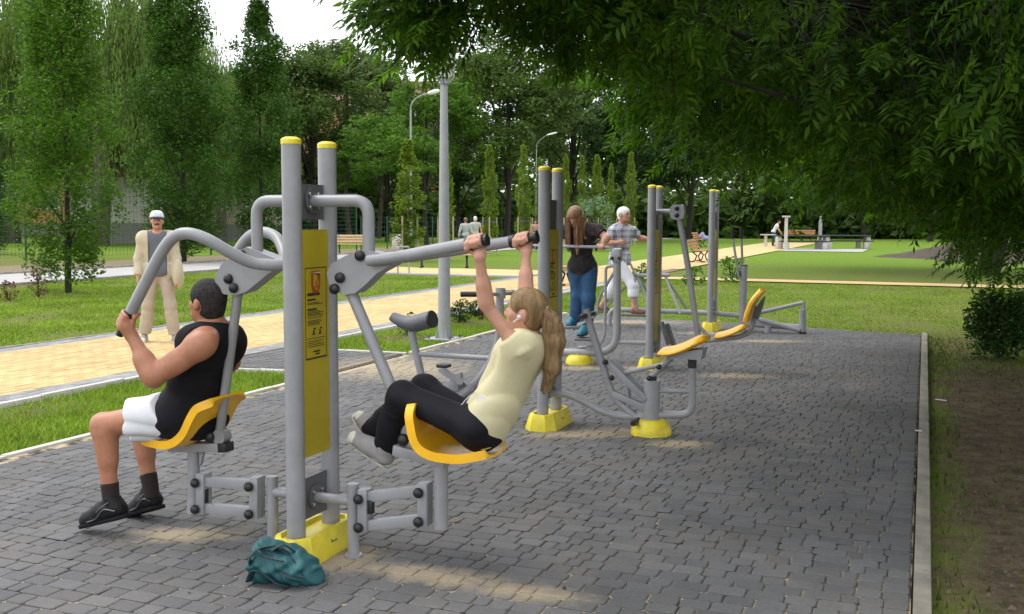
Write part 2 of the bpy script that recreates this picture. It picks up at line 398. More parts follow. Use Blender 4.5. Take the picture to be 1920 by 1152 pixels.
def ground_mat():
    m = bpy.data.materials.new('park_turf'); N, L = nodes(m); b = N['Principled BSDF']
    n0 = posnoise(N, L, .22, 5); n1 = posnoise(N, L, 1.3, 6, .7); n2 = posnoise(N, L, 34, 5, .8); n3 = posnoise(N, L, 7, 5, .7)
    c = mixc(N, L, rng_node(N, L, n2, .25, .75), (.075, .125, .012), (.19, .27, .038))
    c = mixc(N, L, rng_node(N, L, n3, .45, .7, 0, .55), c, (.19, .215, .06))
    dry = rng_node(N, L, mth(N, L, 'ADD', mth(N, L, 'MULTIPLY', n1, .65), mth(N, L, 'MULTIPLY', n0, .45)), .50, .66, 0, .85)
    c = mixc(N, L, dry, c, mixc(N, L, n2, (.12, .095, .045), (.27, .22, .11)))
    g = N.new('ShaderNodeNewGeometry')
    def lin(px, py, off):
        d = N.new('ShaderNodeVectorMath'); d.operation = 'DOT_PRODUCT'; L.new(g.outputs['Position'], d.inputs[0]); d.inputs[1].default_value = (px, py, 0)
        return mth(N, L, 'ADD', d.outputs['Value'], off)
    bb = lin(AV.x, AV.y, 0); aa = lin(AX.x, AX.y, 0)
    far_green = rng_node(N, L, aa, 30, 42)                       # the lawn beyond the cross path turns brighter green
    c = mixc(N, L, mth(N, L, 'MULTIPLY', far_green, .7), c, mixc(N, L, rng_node(N, L, n3, .35, .7), (.10, .20, .012), (.20, .33, .032)))
    soil = mth(N, L, 'MULTIPLY', rng_node(N, L, bb, -.1, .5), rng_node(N, L, aa, 15.5, 11))       # trodden bare soil beside the kerb
    sf = rng_node(N, L, mth(N, L, 'ADD', soil, mth(N, L, 'MULTIPLY', mth(N, L, 'SUBTRACT', n1, .5), 1.6)), .38, .72)
    c = mixc(N, L, sf, c, mixc(N, L, rng_node(N, L, mth(N, L, 'ADD', mth(N, L, 'MULTIPLY', n3, .6), mth(N, L, 'MULTIPLY', n2, .5)), .38, .72), (.05, .038, .024), (.235, .18, .12)))
    strip = mth(N, L, 'MULTIPLY', rng_node(N, L, bb, -29.3, -28.7), rng_node(N, L, bb, -24.2, -24.6))   # sandy strip between road and fence
    c = mixc(N, L, rng_node(N, L, mth(N, L, 'ADD', strip, mth(N, L, 'MULTIPLY', mth(N, L, 'SUBTRACT', n1, .5), .6)), .4, .6), c, mixc(N, L, n2, (.19, .15, .10), (.32, .26, .18)))
    L.new(c, b.inputs['Base Color']); b.inputs['Roughness'].default_value = .95; b.inputs['Specular IOR Level'].default_value = .1
    bp = N.new('ShaderNodeBump'); bp.inputs['Strength'].default_value = .9; bp.inputs['Distance'].default_value = .04
    L.new(mth(N, L, 'ADD', n2, mth(N, L, 'MULTIPLY', n3, 1.5)), bp.inputs['Height']); L.new(bp.outputs[0], b.inputs['Normal'])
    return m
GROUND = ground_mat(); PAVER = paver_mat(); JOINT = joint_mat()
PATHM = None
def path_mat(name, c1, c2, cj):
    m = bpy.data.materials.new(name); N, L = nodes(m); b = N['Principled BSDF']
    ge = N.new('ShaderNodeNewGeometry'); n1 = posnoise(N, L, .8, 4); n2 = posnoise(N, L, 40, 5, .7)
    c = mixc(N, L, ge.outputs['Random Per Island'], c1, c2)
    c = mixc(N, L, 1.0, c, rng_node(N, L, n1, .3, .7, .88, 1.1), 'MULTIPLY'); c = mixc(N, L, 1.0, c, rng_node(N, L, n2, .3, .7, .9, 1.1), 'MULTIPLY')
    L.new(c, b.inputs['Base Color']); b.inputs['Roughness'].default_value = .85; b.inputs['Specular IOR Level'].default_value = .25
    return m
PATHM = path_mat('yellow_path_brick', (.49, .345, .158), (.585, .44, .218), 0); PATHG = path_mat('grey_border_brick', (.22, .22, .22), (.31, .31, .31), 0)
CONC = mat('kerb_concrete', (.235, .215, .18), .9, var=.35, scale=6, bump=.4, bscale=90); CONCL = mat('pale_concrete', (.5, .48, .43), .9, var=.15, scale=4, bump=.3, bscale=90)
ROADM = mat('grey_road_surface', (.36, .35, .34), .9, var=.12, scale=.8, bump=.3, bscale=60)
SLABM = mat('pale_grey_slab_paving', (.36, .35, .33), .9, var=.12, scale=2, bump=.2)

def sheet(name, pts, m, z, kind='structure', label=None):
    me = bpy.data.meshes.new(name); me.from_pydata([(p.x, p.y, 0) for p in pts], [], [tuple(range(len(pts)))]); me.materials.append(m)
    if me.polygons[0].normal.z < 0: me.flip_normals()
    o = link(name, me); o.location.z = z; tag(o, label, None, None, kind); ORG[o.name] = Vector((0, 0, z)); return o
# ground: one big sheet, finely cut near the camera so the turf can be a little uneven
def ground():
    xs = np.concatenate([[-900, -400, -200, -120], np.linspace(-80, 80, 81), [120, 200, 400, 900]]); ys = np.concatenate([[-300, -120, -40], np.linspace(-20, 120, 71), [160, 240, 400, 900]])
    X, Y = np.meshgrid(xs, ys, indexing='ij'); Z = np.full_like(X, -.035)
    V = np.stack([X, Y, Z], -1).reshape(-1, 3); ny = len(ys)
    i, j = np.meshgrid(np.arange(len(xs) - 1), np.arange(ny - 1), indexing='ij'); q = (i * ny + j).ravel()
    o = link('ground', npmesh('ground', V, np.stack([q, q + ny, q + ny + 1, q + 1], 1), GROUND)); tag(o, 'park lawn with green grass, dry patches and bare soil', None, None, 'structure')
ground()
# ---- paved pad of grey stones
BL = -5.76
def a_far(b): return 15.95 - .2 * b
pad = sheet('pavement', [AB(1, BL), AB(1, 0), AB(a_far(0), 0), AB(a_far(BL), BL)], JOINT, -.0075, label='exercise yard paved with grey cobble-shaped concrete stones')
LENS = (.072, .105, .135, .165); DEPTH = .104
def paver_shape(l, w, r):
    # rounded, slightly irregular outline, chamfered top: 8 corners
    c = .012; o = [(-l / 2, -w / 2 + c), (-l / 2 + c, -w / 2), (l / 2 - c, -w / 2), (l / 2, -w / 2 + c), (l / 2, w / 2 - c), (l / 2 - c, w / 2), (-l / 2 + c, w / 2), (-l / 2, w / 2 - c)]
    o = [(x + r.uniform(-.0022, .0022), y + r.uniform(-.0022, .0022)) for x, y in o]
    V = [(x, y, -.03) for x, y in o] + [(x, y, -.004) for x, y in o] + [(x * (1 - .013 / l), y * (1 - .013 / w), .0) for x, y in o]
    F = [(i, (i + 1) % 8, 8 + (i + 1) % 8, 8 + i) for i in range(8)] + [(8 + i, 8 + (i + 1) % 8, 16 + (i + 1) % 8, 16 + i) for i in range(8)] + [tuple(range(16, 24))]
    return V, F
pr = random.Random(5); SHAPES = [[paver_shape(l - .0045, DEPTH - .0045, pr) for _ in range(3)] for l in LENS]
stones = []
a = 2.2; row = 0; END = -.006
while a < 17.2:
    b = BL + .07 + pr.uniform(0, .06)
    while b < END - .03:
        k = pr.choices((0, 1, 2, 3), (2, 3, 3, 3))[0]; l = LENS[k]; rest = END - b
        if rest < .26: k, l = (3, rest) if rest < .18 else (2, rest / 2)
        if a + DEPTH / 2 < a_far(b): stones.append((a, b + l / 2, k, pr.randrange(3), pr.gauss(0, .0009), pr.gauss(0, .012), pr.gauss(0, .006), pr.gauss(0, .006), l / LENS[k]))
        b += l
    a += DEPTH
def in_view(p):
    d = CAMR.transposed() @ (p - Vector((0, 0, CAMZ)));
    if d.z > -.1: return False
    x = 960 + FPX * d.x / -d.z; y = 576 - FPX * d.y / -d.z
    return -10 < x < 1930 and y < 1170
vis = [i for i, s in enumerate(stones) if in_view(AB(s[0], s[1]))]
vis.sort(key=lambda i: AB(stones[i][0], stones[i][1]).length)
single = set(vis[:300])
ROT = math.atan2(AV.y, AV.x)
smesh = {}
bigV, bigF, bigQ = [], [], []
for i, (a, b, k, vv, dz, rz, tx, ty, sx) in enumerate(stones):
    p = AB(a, b, dz); V, F = SHAPES[k][vv]
    R = Euler((tx, ty, ROT + rz)).to_matrix()
    if i in single:
        if (k, vv) not in smesh:
            me = bpy.data.meshes.new('paving_stone'); me.from_pydata(V, [], F); me.materials.append(PAVER); smesh[(k, vv)] = me
        o = bpy.data.objects.new('paving_stone', smesh[(k, vv)]); COL.objects.link(o); o.parent = pad
        o.location = (p.x, p.y, p.z + .0075); o.rotation_euler = (tx, ty, ROT + rz); o.scale = (sx, 1, 1)
    else:
        n = len(bigV); M = np.array(R); bigV.extend(((np.array(V) * np.array((sx, 1, 1))) @ M.T + A3(p)).tolist()); bigF.extend([tuple(x + n for x in f) for f in F[8:]])
me = bpy.data.meshes.new('far_paving_stones'); me.from_pydata(np.array(bigV).tolist(), [], bigF); me.materials.append(PAVER)
o = link('far_paving_stones', me, pad, (0, 0, .0075)); tag(o, None, None, None, 'stuff')
# ---- kerbs: each stone its own piece
def kerb_line(name, p0, p1, w, ln, m, top, label, low=-.08):
    d = (p1 - p0); L0 = d.length; d.normalize(); n = max(1, round(L0 / ln)); ln = L0 / n; rz = math.atan2(d.y, d.x)
    mb = MB(); mb.box((0, 0, (top + low) / 2), (ln - .006, w, top - low), bev=.006); me = mb.mesh('kerb_stone', m)
    root = bpy.data.objects.new(name, None); COL.objects.link(root); root.location = p0; ORG[root.name] = Vector(p0); tag(root, label, None, None, 'structure')
    for i in range(n):
        o = link('kerb_stone', me, root, d * ln * (i + .5) + Vector((0, 0, random.gauss(0, .0025)))); o.rotation_euler = (random.gauss(0, .006), random.gauss(0, .003), rz + random.gauss(0, .002))
kerb_line('kerb', AB(1.0, .045), AB(a_far(0) + .1, .045), .074, 1.0, CONC, .018, 'long concrete kerb between the paved yard and bare soil')
kerb_line('kerb', AB(1.0, BL - .03), AB(9.35, BL - .03), .06, 1.0, CONCL, .012, 'pale edging between the paved yard and the strip of grass in front')
kerb_line('kerb', AB(11.2, BL - .03), AB(a_far(BL), BL - .03), .06, 1.0, CONCL, .012, 'pale edging between the paved yard and the grass round the lamp post')
kerb_line('kerb', AB(9.35, BL - .03), AB(9.15, -7.42), .06, .8, CONCL, .012, 'short pale edging on the near side of the paved link')
kerb_line('kerb', AB(11.1, BL - .03), AB(11.0, -7.42), .06, .8, CONCL, .012, 'short pale edging on the far side of the paved link')
kerb_line('kerb', AB(2, -7.45), AB(9.15, -7.45), .06, 1.0, CONCL, .012, 'pale kerb along the near edge of the yellow path')
kerb_line('kerb', AB(11.0, -7.45), AB(28, -7.45), .06, 1.0, CONCL, .012, 'pale kerb along the yellow path behind the lamp post')
kerb_line('kerb', AB(2, -10.62), AB(27.5, -10.62), .06, 1.0, CONC, .012, 'grey kerb along the far edge of the yellow path')
# ---- yellow brick path with grey borders
def brick_field(name, a0, a1, b0, b1, la, lb, m, parent, z, clip=None, basekind='stuff'):
    V, F = [], []; r = random.Random(3); i = 0; b = b0; g = .004
    while b < b1 - .02:
        a = a0 - (la / 2 if i % 2 else 0)
        while a < a1:
            x0, x1, y0, y1 = max(a, a0) + g / 2, min(a + la, a1) - g / 2, b + g / 2, min(b + lb, b1) - g / 2
            if x1 - x0 > .02:
                h = z + r.gauss(0, .0012); n = len(V)
                V += [AB(x0, y0, h - .02), AB(x1, y0, h - .02), AB(x1, y1, h - .02), AB(x0, y1, h - .02)]
                V += [AB(x0 + g, y0 + g, h), AB(x1 - g, y0 + g, h), AB(x1 - g, y1 - g, h), AB(x0 + g, y1 - g, h)]
                F += [(n, n + 1, n + 5, n + 4), (n + 1, n + 2, n + 6, n + 5), (n + 2, n + 3, n + 7, n + 6), (n + 3, n, n + 4, n + 7), (n + 4, n + 5, n + 6, n + 7)]
            a += la
        b += lb; i += 1
    me = bpy.data.meshes.new(name); me.from_pydata([tuple(v) for v in V], [], F); me.materials.append(m)
    bm = bmesh.new(); bm.from_mesh(me); bmesh.ops.recalc_face_normals(bm, faces=bm.faces[:]); bm.to_mesh(me); bm.free()
    o = link(name, me, parent, (0, 0, -parent.location.z) if parent else None); tag(o, None, None, None, 'stuff'); return o
PJ = mat('path_joint', (.20, .15, .09), .95, var=.3, scale=12)
path = sheet('path', [AB(1, -10.6), AB(1, -7.46), AB(78, -7.46), AB(78, -10.6)], PJ, -.014, label='straight yellow brick path with grey borders')
brick_field('path_bricks', 2.0, 34.0, -10.30, -7.80, .20, .10, PATHM, path, .0)
brick_field('border_bricks', 2.0, 28.0, -10.59, -10.30, .20, .10, PATHG, path, .0)
brick_field('border_bricks', 2.0, 28.0, -7.80, -7.48, .20, .10, PATHG, path, .0)
o = sheet('path_far_surface', [AB(34.01, -10.59), AB(34.01, -7.48), AB(78, -7.2), AB(78, -10.8)], PATHM, .0, 'structure')
o.parent = path; o.location.z = .014; o.name = 'far_surface'
link_p = sheet('paved_link', [AB(9.35, -7.42), AB(9.35, BL - .06), AB(11.1, BL - .06), AB(11.1, -7.42)], JOINT, -.013, label='grey paved link from the yellow path to the exercise yard')
brick_field('link_bricks', 9.36, 11.08, -7.41, BL - .07, .105, .13, PAVER, link_p, .0)
cr = sheet('cross_path', [AB(27.6, -20.4), AB(27.6, -10.66), AB(31.2, -10.66), AB(31.2, -20.4)], PATHM, -.006, label='pale yellow path crossing the lawn towards the road')
sheet('cross_path', [AB(28.2, -7.40), AB(28.2, 22), AB(29.35, 22), AB(29.35, -7.40)], PATHM, -.006, label='narrow pale path crossing the lawn behind the machines')
kerb_line('kerb', AB(27.5, -10.7), AB(27.5, -20.4), .5, 1.0, PATHG, .006, 'grey border of the path crossing towards the road')
sheet('road', [AB(-20, -24.5), AB(-20, -20.6), AB(120, -20.6), AB(120, -24.5)], ROADM, -.010, label='pale grey service road along the fence')
kerb_line('kerb', AB(8, -20.55), AB(27.4, -20.55), .1, 1.0, CONC, .03, 'near kerb of the grey service road')
kerb_line('kerb', AB(8, -24.55), AB(60, -24.55), .1, 1.0, CONC, .05, 'far kerb of the grey service road')
sheet('paved_area', [AB(57, -7.3), AB(57, -3.0), AB(63, -3.0), AB(63, -7.3)], SLABM, -.008, label='pale paved area under the far tables')
# earth mound under the trees
def mound(name, c, r, h, m, label):
    V = []; F = []; n, k = 14, 36
    for i in range(n + 1):
        for j in range(k):
            t = i / n; an = 2 * math.pi * j / k; rr = r * t * (1 + .12 * math.sin(3 * an + 1) + .07 * math.sin(7 * an)); z = h * (.5 + .5 * math.cos(math.pi * t)) * (1 + .1 * math.sin(5 * an + 9 * t)) - .06
            V.append((rr * math.cos(an), rr * math.sin(an), z))
    for i in range(n):
        for j in range(k): F.append((i * k + j, i * k + (j + 1) % k, (i + 1) * k + (j + 1) % k, (i + 1) * k + j))
    o = link(name, npmesh(name, V, F, m, True), None, c); tag(o, label, None, None, 'structure')
SOIL = mat('bare_soil', (.055, .042, .026), .97, var=.5, scale=3, bump=.9, bscale=25)
mound('mound', (23.3, 46, 0), 7.2, 1.25, SOIL, 'low bare earth mound under the far trees')
# ---- real grass blades on the near lawns
def grass(name, regions, dens, m, label, h0=.03, h1=.07, w=.007):
    P = []
    for (a0, a1, b0, b1, f) in regions:
        n = int((a1 - a0) * (b1 - b0) * dens * f); q = np.stack([RN.uniform(a0, a1, n), RN.uniform(b0, b1, n)], 1); P.append(q)
    P = np.concatenate(P); keep = (np.sin(P[:, 0] * 1.7 + 2 * np.sin(P[:, 1] * 1.3)) + np.sin(P[:, 1] * 2.9 + P[:, 0]) + RN.normal(0, .8, len(P))) > -1.2
    P = P[keep]; n = len(P)
    base = P[:, :1] * np.array(AX)[None, :2] + P[:, 1:] * np.array(AV)[None, :2]
    base = np.concatenate([base, np.full((n, 1), -.036)], 1); an = RN.uniform(0, 2 * np.pi, n); h = RN.uniform(h0, h1, n); ww = w * RN.uniform(.6, 1.3, n)
    d = np.stack([np.cos(an), np.sin(an), np.zeros(n)], 1); ln = RN.normal(0, .45, (n, 2)) * h[:, None]
    tip = base + np.concatenate([ln, h[:, None]], 1)
    V = np.stack([base - d * ww[:, None], base + d * ww[:, None], tip], 1).reshape(-1, 3); F = np.arange(3 * n).reshape(-1, 3)
    o = link(name, npmesh(name, V, F, m)); tag(o, label, None, None, 'stuff'); return o
GRASSM = leafmat('grass_blade', (.09, .165, .012), (.27, .36, .055), .25, .6)
DRYM = leafmat('dry_grass_blade', (.03, .055, .01), (.12, .12, .04), .2, .7)
grass('grass', [(3.2, 9.3, -7.38, BL - .08, 1), (11.2, 17, -7.38, BL - .08, 1), (17, 28, -7.38, BL - .1, .45)], 2400, GRASSM, 'short grass between the yellow path and the paved yard')
grass('grass', [(9, 16, -20.4, -10.7, 1), (16, 27, -20.4, -10.7, .6)], 800, GRASSM, 'lawn grass beyond the yellow path', .02, .048, .012)
grass('grass', [(16, 28, -5.7, 6, 1)], 420, GRASSM, 'lawn grass behind the exercise machines', .015, .038, .011)
grass('grass', [(4, 12, .12, 3, .22), (12, 16, .12, 5, .7)], 420, DRYM, 'sparse grass on the bare soil beside the kerb', .02, .05, .008)

grass('weeds', [(3.2, 15.5, .09, .30, 1)], 260, DRYM, 'tufts of weeds along the outer side of the kerb', .03, .09, .006)
def clods():
    n = 2600; a = RN.uniform(3.5, 13, n); b = RN.uniform(.12, 4.5, n); V, F = [], []
    base = np.array([(1, 0, 0), (-.5, .8, 0), (-.6, -.7, 0), (.1, .1, .7)])
    for i in range(n):
        p = AB(a[i], b[i], -.036); s = RN.uniform(.006, .03); t = RN.uniform(0, 6.28); R = np.array([[math.cos(t), -math.sin(t), 0], [math.sin(t), math.cos(t), 0], [0, 0, 1]])
        k = len(V); V += (base @ R.T * s + A3(p)).tolist(); F += [(k, k + 1, k + 3), (k + 1, k + 2, k + 3), (k + 2, k, k + 3)]
    o = link('soil_clods', npmesh('soil_clods', V, F, mat('soil_clod', (.11, .085, .055), .95, var=.4, scale=20))); tag(o, 'small clods of earth scattered on the bare soil', None, None, 'stuff')
clods()
# ================================================================ EXERCISE MACHINES
STEEL = mat('grey_powder_coat', (.27, .272, .288), .38, var=.15, scale=5, bump=.05, bscale=300, spec=.5)
DARKST = mat('dark_grey_plate', (.10, .10, .105), .45, var=.15, scale=20)
BLACK = mat('black_rubber', (.012, .012, .013), .45, var=.3, scale=30)
YEL = mat('yellow_plastic', (.68, .56, .03), .45, var=.2, scale=9, bump=.06, bscale=120)
SIGN = mat('yellow_sign_panel', (.45, .345, .014), .5, var=.07, scale=5)
ORANGE = mat('orange_seat_plastic', (.84, .45, .012), .34, var=.14, scale=7, bump=.05, bscale=200)
INK = mat('sign_print', (.03, .025, .02), .6, var=.2); RED = mat('crest_red', (.42, .06, .02), .6); WHITEP = mat('white_print', (.75, .74, .70), .6)
CHROME = mat('bolt_metal', (.62, .62, .62), .28, 1.0, var=.05); RUBBERG = mat('grey_rubber', (.10, .104, .118), .55, var=.15, scale=20, bump=.1)
RU = Matrix((AV, AX, (0, 0, 1))).transposed()            # columns: across, along, up
def seat_shell(root, prof, usign=1, wid=.172, name='seat', u0=0.0):
    # prof: list of world points of the near rim (u = u0-wid) from backrest top to front lip
    P = [Vector(p) for p in smooth_path(prof, 4)]; n = len(P); m = 14; inn = []; outr = []
    for i, p in enumerate(P):
        t = (P[min(i + 1, n - 1)] - P[max(i - 1, 0)]).normalized(); nrm = t.cross(AX).normalized()
        mid = P[n // 2 - 2]; cen = (P[0] + P[-1]) / 2
        if nrm.dot(mid - cen) < 0: nrm = -nrm                  # points to the outside of the shell
        e = i / (n - 1); wf = 1.0 - .22 * max(0, (.16 - e) / .16) ** 2 - .32 * max(0, (e - .5) / .5) ** 3
        a, b = [], []
        for j in range(m + 1):
            w = -1 + 2 * j / m; dep = .038 * (1 - w ** 4) * min(1, 4 * e * (1.25 - e))
            c = p + AX * (wid + w * wid * wf); a.append(c + nrm * dep); b.append(c + nrm * (dep + .012 + .030 * abs(w) ** 6))
        inn.append(a); outr.append(b)
    mb = MB(); k = m + 1; vs = [v for r in inn for v in r] + [v for r in outr for v in r]; o = n * k; fs = []
    for i in range(n - 1):
        for j in range(m):
            fs += [(i * k + j, i * k + j + 1, (i + 1) * k + j + 1, (i + 1) * k + j), (o + i * k + j, o + (i + 1) * k + j, o + (i + 1) * k + j + 1, o + i * k + j + 1)]
    for i in range(n - 1):
        fs += [(i * k, (i + 1) * k, o + (i + 1) * k, o + i * k), (i * k + m, o + i * k + m, o + (i + 1) * k + m, (i + 1) * k + m)]
    for j in range(m):
        fs += [(j, o + j, o + j + 1, j + 1), ((n - 1) * k + j, (n - 1) * k + j + 1, o + (n - 1) * k + j + 1, o + (n - 1) * k + j)]
    mb.add(vs, fs); return part(name, mb, ORANGE, root, ang=60)
def base_block(root, C, h=.125, lu=.25, wv=.10, hs=.155):
    ring = [(lu, .05), (lu * .74, wv), (-lu * .74, wv), (-lu, .05), (-lu, -.05), (-lu * .74, -wv), (lu * .74, -wv), (lu, -.05)]
    mb = MB(); C = Vector(C); rows = []
    for (su, sv, z) in ((1.07, 1.28, -.02), (1.065, 1.26, .02), (1.0, 1.0, h - .012), (.97, .94, h), (.90, .78, h), (.88, .72, h - .022)):
        rows.append([C + AX * u * su + AV * v * sv + Vector((0, 0, z)) for u, v in ring])
    vs = [p for r in rows for p in r]; fs = []
    for i in range(len(rows) - 1):
        for j in range(8): fs.append((i * 8 + j, i * 8 + (j + 1) % 8, (i + 1) * 8 + (j + 1) % 8, (i + 1) * 8 + j))
    fs.append(tuple((len(rows) - 1) * 8 + j for j in range(8))); mb.add(vs, fs)
    b = part('base', mb, YEL, root, ang=25)
    em = MB(); p = C + AV * (wv * 1.13) + Vector((0, 0, h * .52)); nn = (AV + Vector((0, 0, .42))).normalized()      # small stamped arrow mark
    R = Matrix((AX, nn.cross(AX), nn)).transposed()
    em.box(p + R @ Vector((0, 0, .002)), (.05, .006, .003), R); em.box(p + R @ Vector((-.02, .006, .002)), (.006, .018, .003), R)
    part('stamped_mark', em, DARKST, b)
def dome_base(root, c, r, h, name='base'):
    mb = MB(); prof = [(r, -.02), (r, .012)] + [(r * (.52 + .48 * math.cos(t)), .012 + (h - .012) * math.sin(t)) for t in [math.pi / 2 * i / 8 for i in range(1, 9)]]
    mb.lathe(c, prof, 28); return part(name, mb, YEL, root, ang=50)
def posts(root, C, hs=.155, h=2.0, r=.045, plates=((1.60, 1.86), (.22, .50)), sign=(.62, 1.58), flange=(1.72, .36)):
    C = Vector(C)
    for sgn in (-1, 1):
        b = C + AX * hs * sgn; mb = MB(); mb.lathe(b, [(r, 0), (r, h - .030)], 28); o = part('pole', mb, STEEL, root)
        mb = MB(); mb.lathe(b + Vector((0, 0, h - .030)), [(r + .002, 0), (r + .002, .020), (r - .004, .027), (r * .6, .033), (.004, .035)], 28); part('cap', mb, YEL, o)
    for (z0, z1) in plates:
        mb = MB(); mb.box(C + Vector((0, 0, (z0 + z1) / 2)), (.012, 2 * hs - 2 * r + .03, z1 - z0), RU); o = part('mounting_plate', mb, DARKST, root)
    for z in flange:
        mb = MB()
        for s in (-1, 1): mb.lathe(C + AV * s * .008 + Vector((0, 0, z)), [(.062, 0), (.062, .010)], 20, AV * s)
        o = part('flange', mb, DARKST, root); mb = MB()
        for s in (-1, 1):
            for a in (40, 140, 220, 320): mb.lathe(C + AV * s * .018 + RU @ Vector((0, .047 * math.cos(math.radians(a)), .047 * math.sin(math.radians(a)))) + Vector((0, 0, z)), [(.010, 0), (.010, .010), (.006, .013)], 8, AV * s)
        part('bolt', mb, CHROME, o)
    if sign:
        z0, z1 = sign; w = 2 * hs - 2 * r + .012; S = C + AV * .022
        mb = MB(); mb.box(S + Vector((0, 0, (z0 + z1) / 2)), (.006, w, z1 - z0), RU); o = part('sign_panel', mb, SIGN, root)
        def fl(mb, u0, u1, za, zb, lift=.0042): mb.box(S + AV * lift + AX * (u0 + u1) / 2 + Vector((0, 0, (za + zb) / 2)), (.0012, u1 - u0, zb - za), RU)
        H = z1 - z0; t0 = z1 - H * .165; t1 = z0 + H * .43; hw = w * .40; mb = MB()
        for (a, b, c, d) in ((-hw, hw, t0 - .004, t0), (-hw, hw, t1, t1 + .008), (-hw, -hw + .003, t1, t0), (hw - .003, hw, t1, t0)): fl(mb, a, b, c, d)
        r = random.Random(2); th = t0 - t1
        def line(f, u0, u1, hh, words=True):          # a line of lettering too small to read: dark strokes broken into words
            u = u0 * hw; 
            while u < u1 * hw:
                l = r.uniform(.006, .02); fl(mb, u, min(u + l, u1 * hw), t0 - f * th - hh, t0 - f * th); u += l + .003
        for f, a, b, hh in ((.07, -.3, .35, .010), (.275, -.8, .35, .014), (.34, -.8, -.05, .009), (.445, -.8, .05, .009), (.91, -.3, .35, .008), (.94, -.1, .3, .007)): line(f, a, b, hh)
        for f in (.38, .395, .475, .49, .505, .52, .545, .575, .59, .605, .62, .80, .82, .84, .86): line(f, -.8, r.uniform(.3, .75), .0028)
        line(.77, -.85, .85, .003)
        for du in (-.25, .35):                          # two little figures on an apparatus
            fl(mb, (du - .16) * hw, (du + .16) * hw, t0 - .735 * th, t0 - .725 * th); fl(mb, (du - .05) * hw, (du + .07) * hw, t0 - .725 * th, t0 - .685 * th); fl(mb, (du + .02) * hw, (du + .18) * hw, t0 - .68 * th, t0 - .66 * th)
        tag(part('lettering', mb, INK, o, split=False), kind='stuff')
        cw = hw * .42; cz = t0 - .165 * th; poly = [(-cw, .055), (cw, .055), (cw, -.01), (cw * .75, -.04), (0, -.062), (-cw * .75, -.04), (-cw, -.01)]
        mb = MB(); mb.prism([S + AV * .0036 + AX * u + Vector((0, 0, cz + z)) for u, z in poly], AV * .0012); part('crest', mb, RED, o)
        mb = MB()
        for (pu, pz, su, sz) in ((-.3, .01, .5, .06), (.15, .02, .35, .03), (.4, -.005, .3, .02), (.1, -.03, .5, .012)): mb.box(S + AV * .0055 + AX * pu * cw + Vector((0, 0, cz + pz)), (.0012, su * cw, sz), RU)
        part('crest_figure', mb, SIGN, o, split=False)
        mb = MB(); fl(mb, -.42 * hw, .42 * hw, t0 - .066 * th, t0 - .052 * th); part('white_scroll', mb, WHITEP, o)
def pbox(mb, a, b, w, h):              # flat bar from a to b, w across the machine's thickness (u), h high
    a, b = Vector(a), Vector(b); d = (b - a); L = d.length; d.normalize(); up = d.cross(AX).normalized()
    mb.box((a + b) / 2, (L, w, h), Matrix((d, AX, up)).transposed(), .004)
def knob(mb, p, r=.026, d=-1): mb.lathe(Vector(p), [(r * .9, 0), (r, .006), (r * .95, .014), (r * .7, .022), (r * .3, .026), (.001, .027)], 14, AX * d)

# ---------------- machine 1: pull seat on one side, press seat on the other
C1 = Vector((-.967, 4.97, 0)); P1 = plane(C1)
M1 = thing('exercise_machine', 'nearest grey twin-post exercise machine with yellow sign and two seats in use', 'exercise machine', C1, 'twin-post exercise machines')
posts(M1, C1, plates=((P1(585, 412).z, P1(585, 346).z), (P1(588, 966).z, P1(588, 890).z)), sign=(P1(587, 850).z, P1(587, 431).z), flange=(P1(590, 377).z, P1(588, 930).z))
base_block(M1, C1)
zt = P1(640, 377).z; ztl = P1(510, 378).z
for (px, pyb) in ((691, 492), (481, 492)):
    e = P1(px, 377); e.z = zt; mb = MB(); b = P1(px, pyb); b = XY(e, b.z)
    mb.tube(fillet([XY(C1, zt), e, b], .075, 8), .029, 16); part('hanger_tube', mb, STEEL, M1)
def plate(root, Pf, poly, u0, u1, name='lever_plate'):
    mb = MB(); mb.prism([Pf(x, y, 0) + AX * u0 for x, y in poly], AX * (u1 - u0)); return part(name, mb, STEEL, root, ang=30)
# right lever
RP = plate(M1, P1, [(690, 468), (716, 474), (762, 481), (742, 497), (715, 512), (694, 533), (675, 549), (656, 552), (638, 546), (626, 531), (622, 511), (632, 493), (658, 479)], -.045, .045)
mb = MB(); [knob(mb, P1(x, y, 0) + AX * -.045) for x, y in ((685, 479), (648, 520), (638, 541))]; part('bolt_cap', mb, BLACK, RP)
for sgn in (-1, 1):
    a = P1(700, 486, 0) + AX * .055 * sgn; e = P1(908, 452, -.25); e0 = P1(712, 487, -.07); uu = -.25
    pts = [P1(704, 488, 0) + AX * -.062, P1(740, 483, -.09), P1(800, 472, -.17), P1(880, 457, -.25), P1(905, 452, -.25)]
    if sgn > 0: pts = [p + AX * (-2 * (p - C1).dot(AX)) for p in pts]
    mb = MB(); mb.tube(smooth_path(pts, 6), .0265, 16); H = part('handle_bar', mb, STEEL, RP)
    d = (pts[-1] - pts[-2]).normalized(); mb = MB(); mb.tube([pts[-2] - d * .012, pts[-2] + d * .012], .0315, 16); q = pts[-1] + d * (.012 if sgn < 0 else .05); mb.tube([pts[-2], q], .019, 14); mb.tube([q, q + d * .012], .026 if sgn < 0 else .030, 14); part('grip', mb, BLACK, H)
mb = MB(); mb.tube(fillet([P1(655, 540), P1(748, 760), P1(766, 824)], .1), .0275, 16); part('push_rod', mb, STEEL, M1)
mb = MB(); pbox(mb, P1(742, 842), P1(838, 866), .07, .05); part('seat_beam', mb, STEEL, M1); mb = MB(); knob(mb, P1(764, 822) + AX * -.035, .03); part('bolt_cap', mb, BLACK, M1)
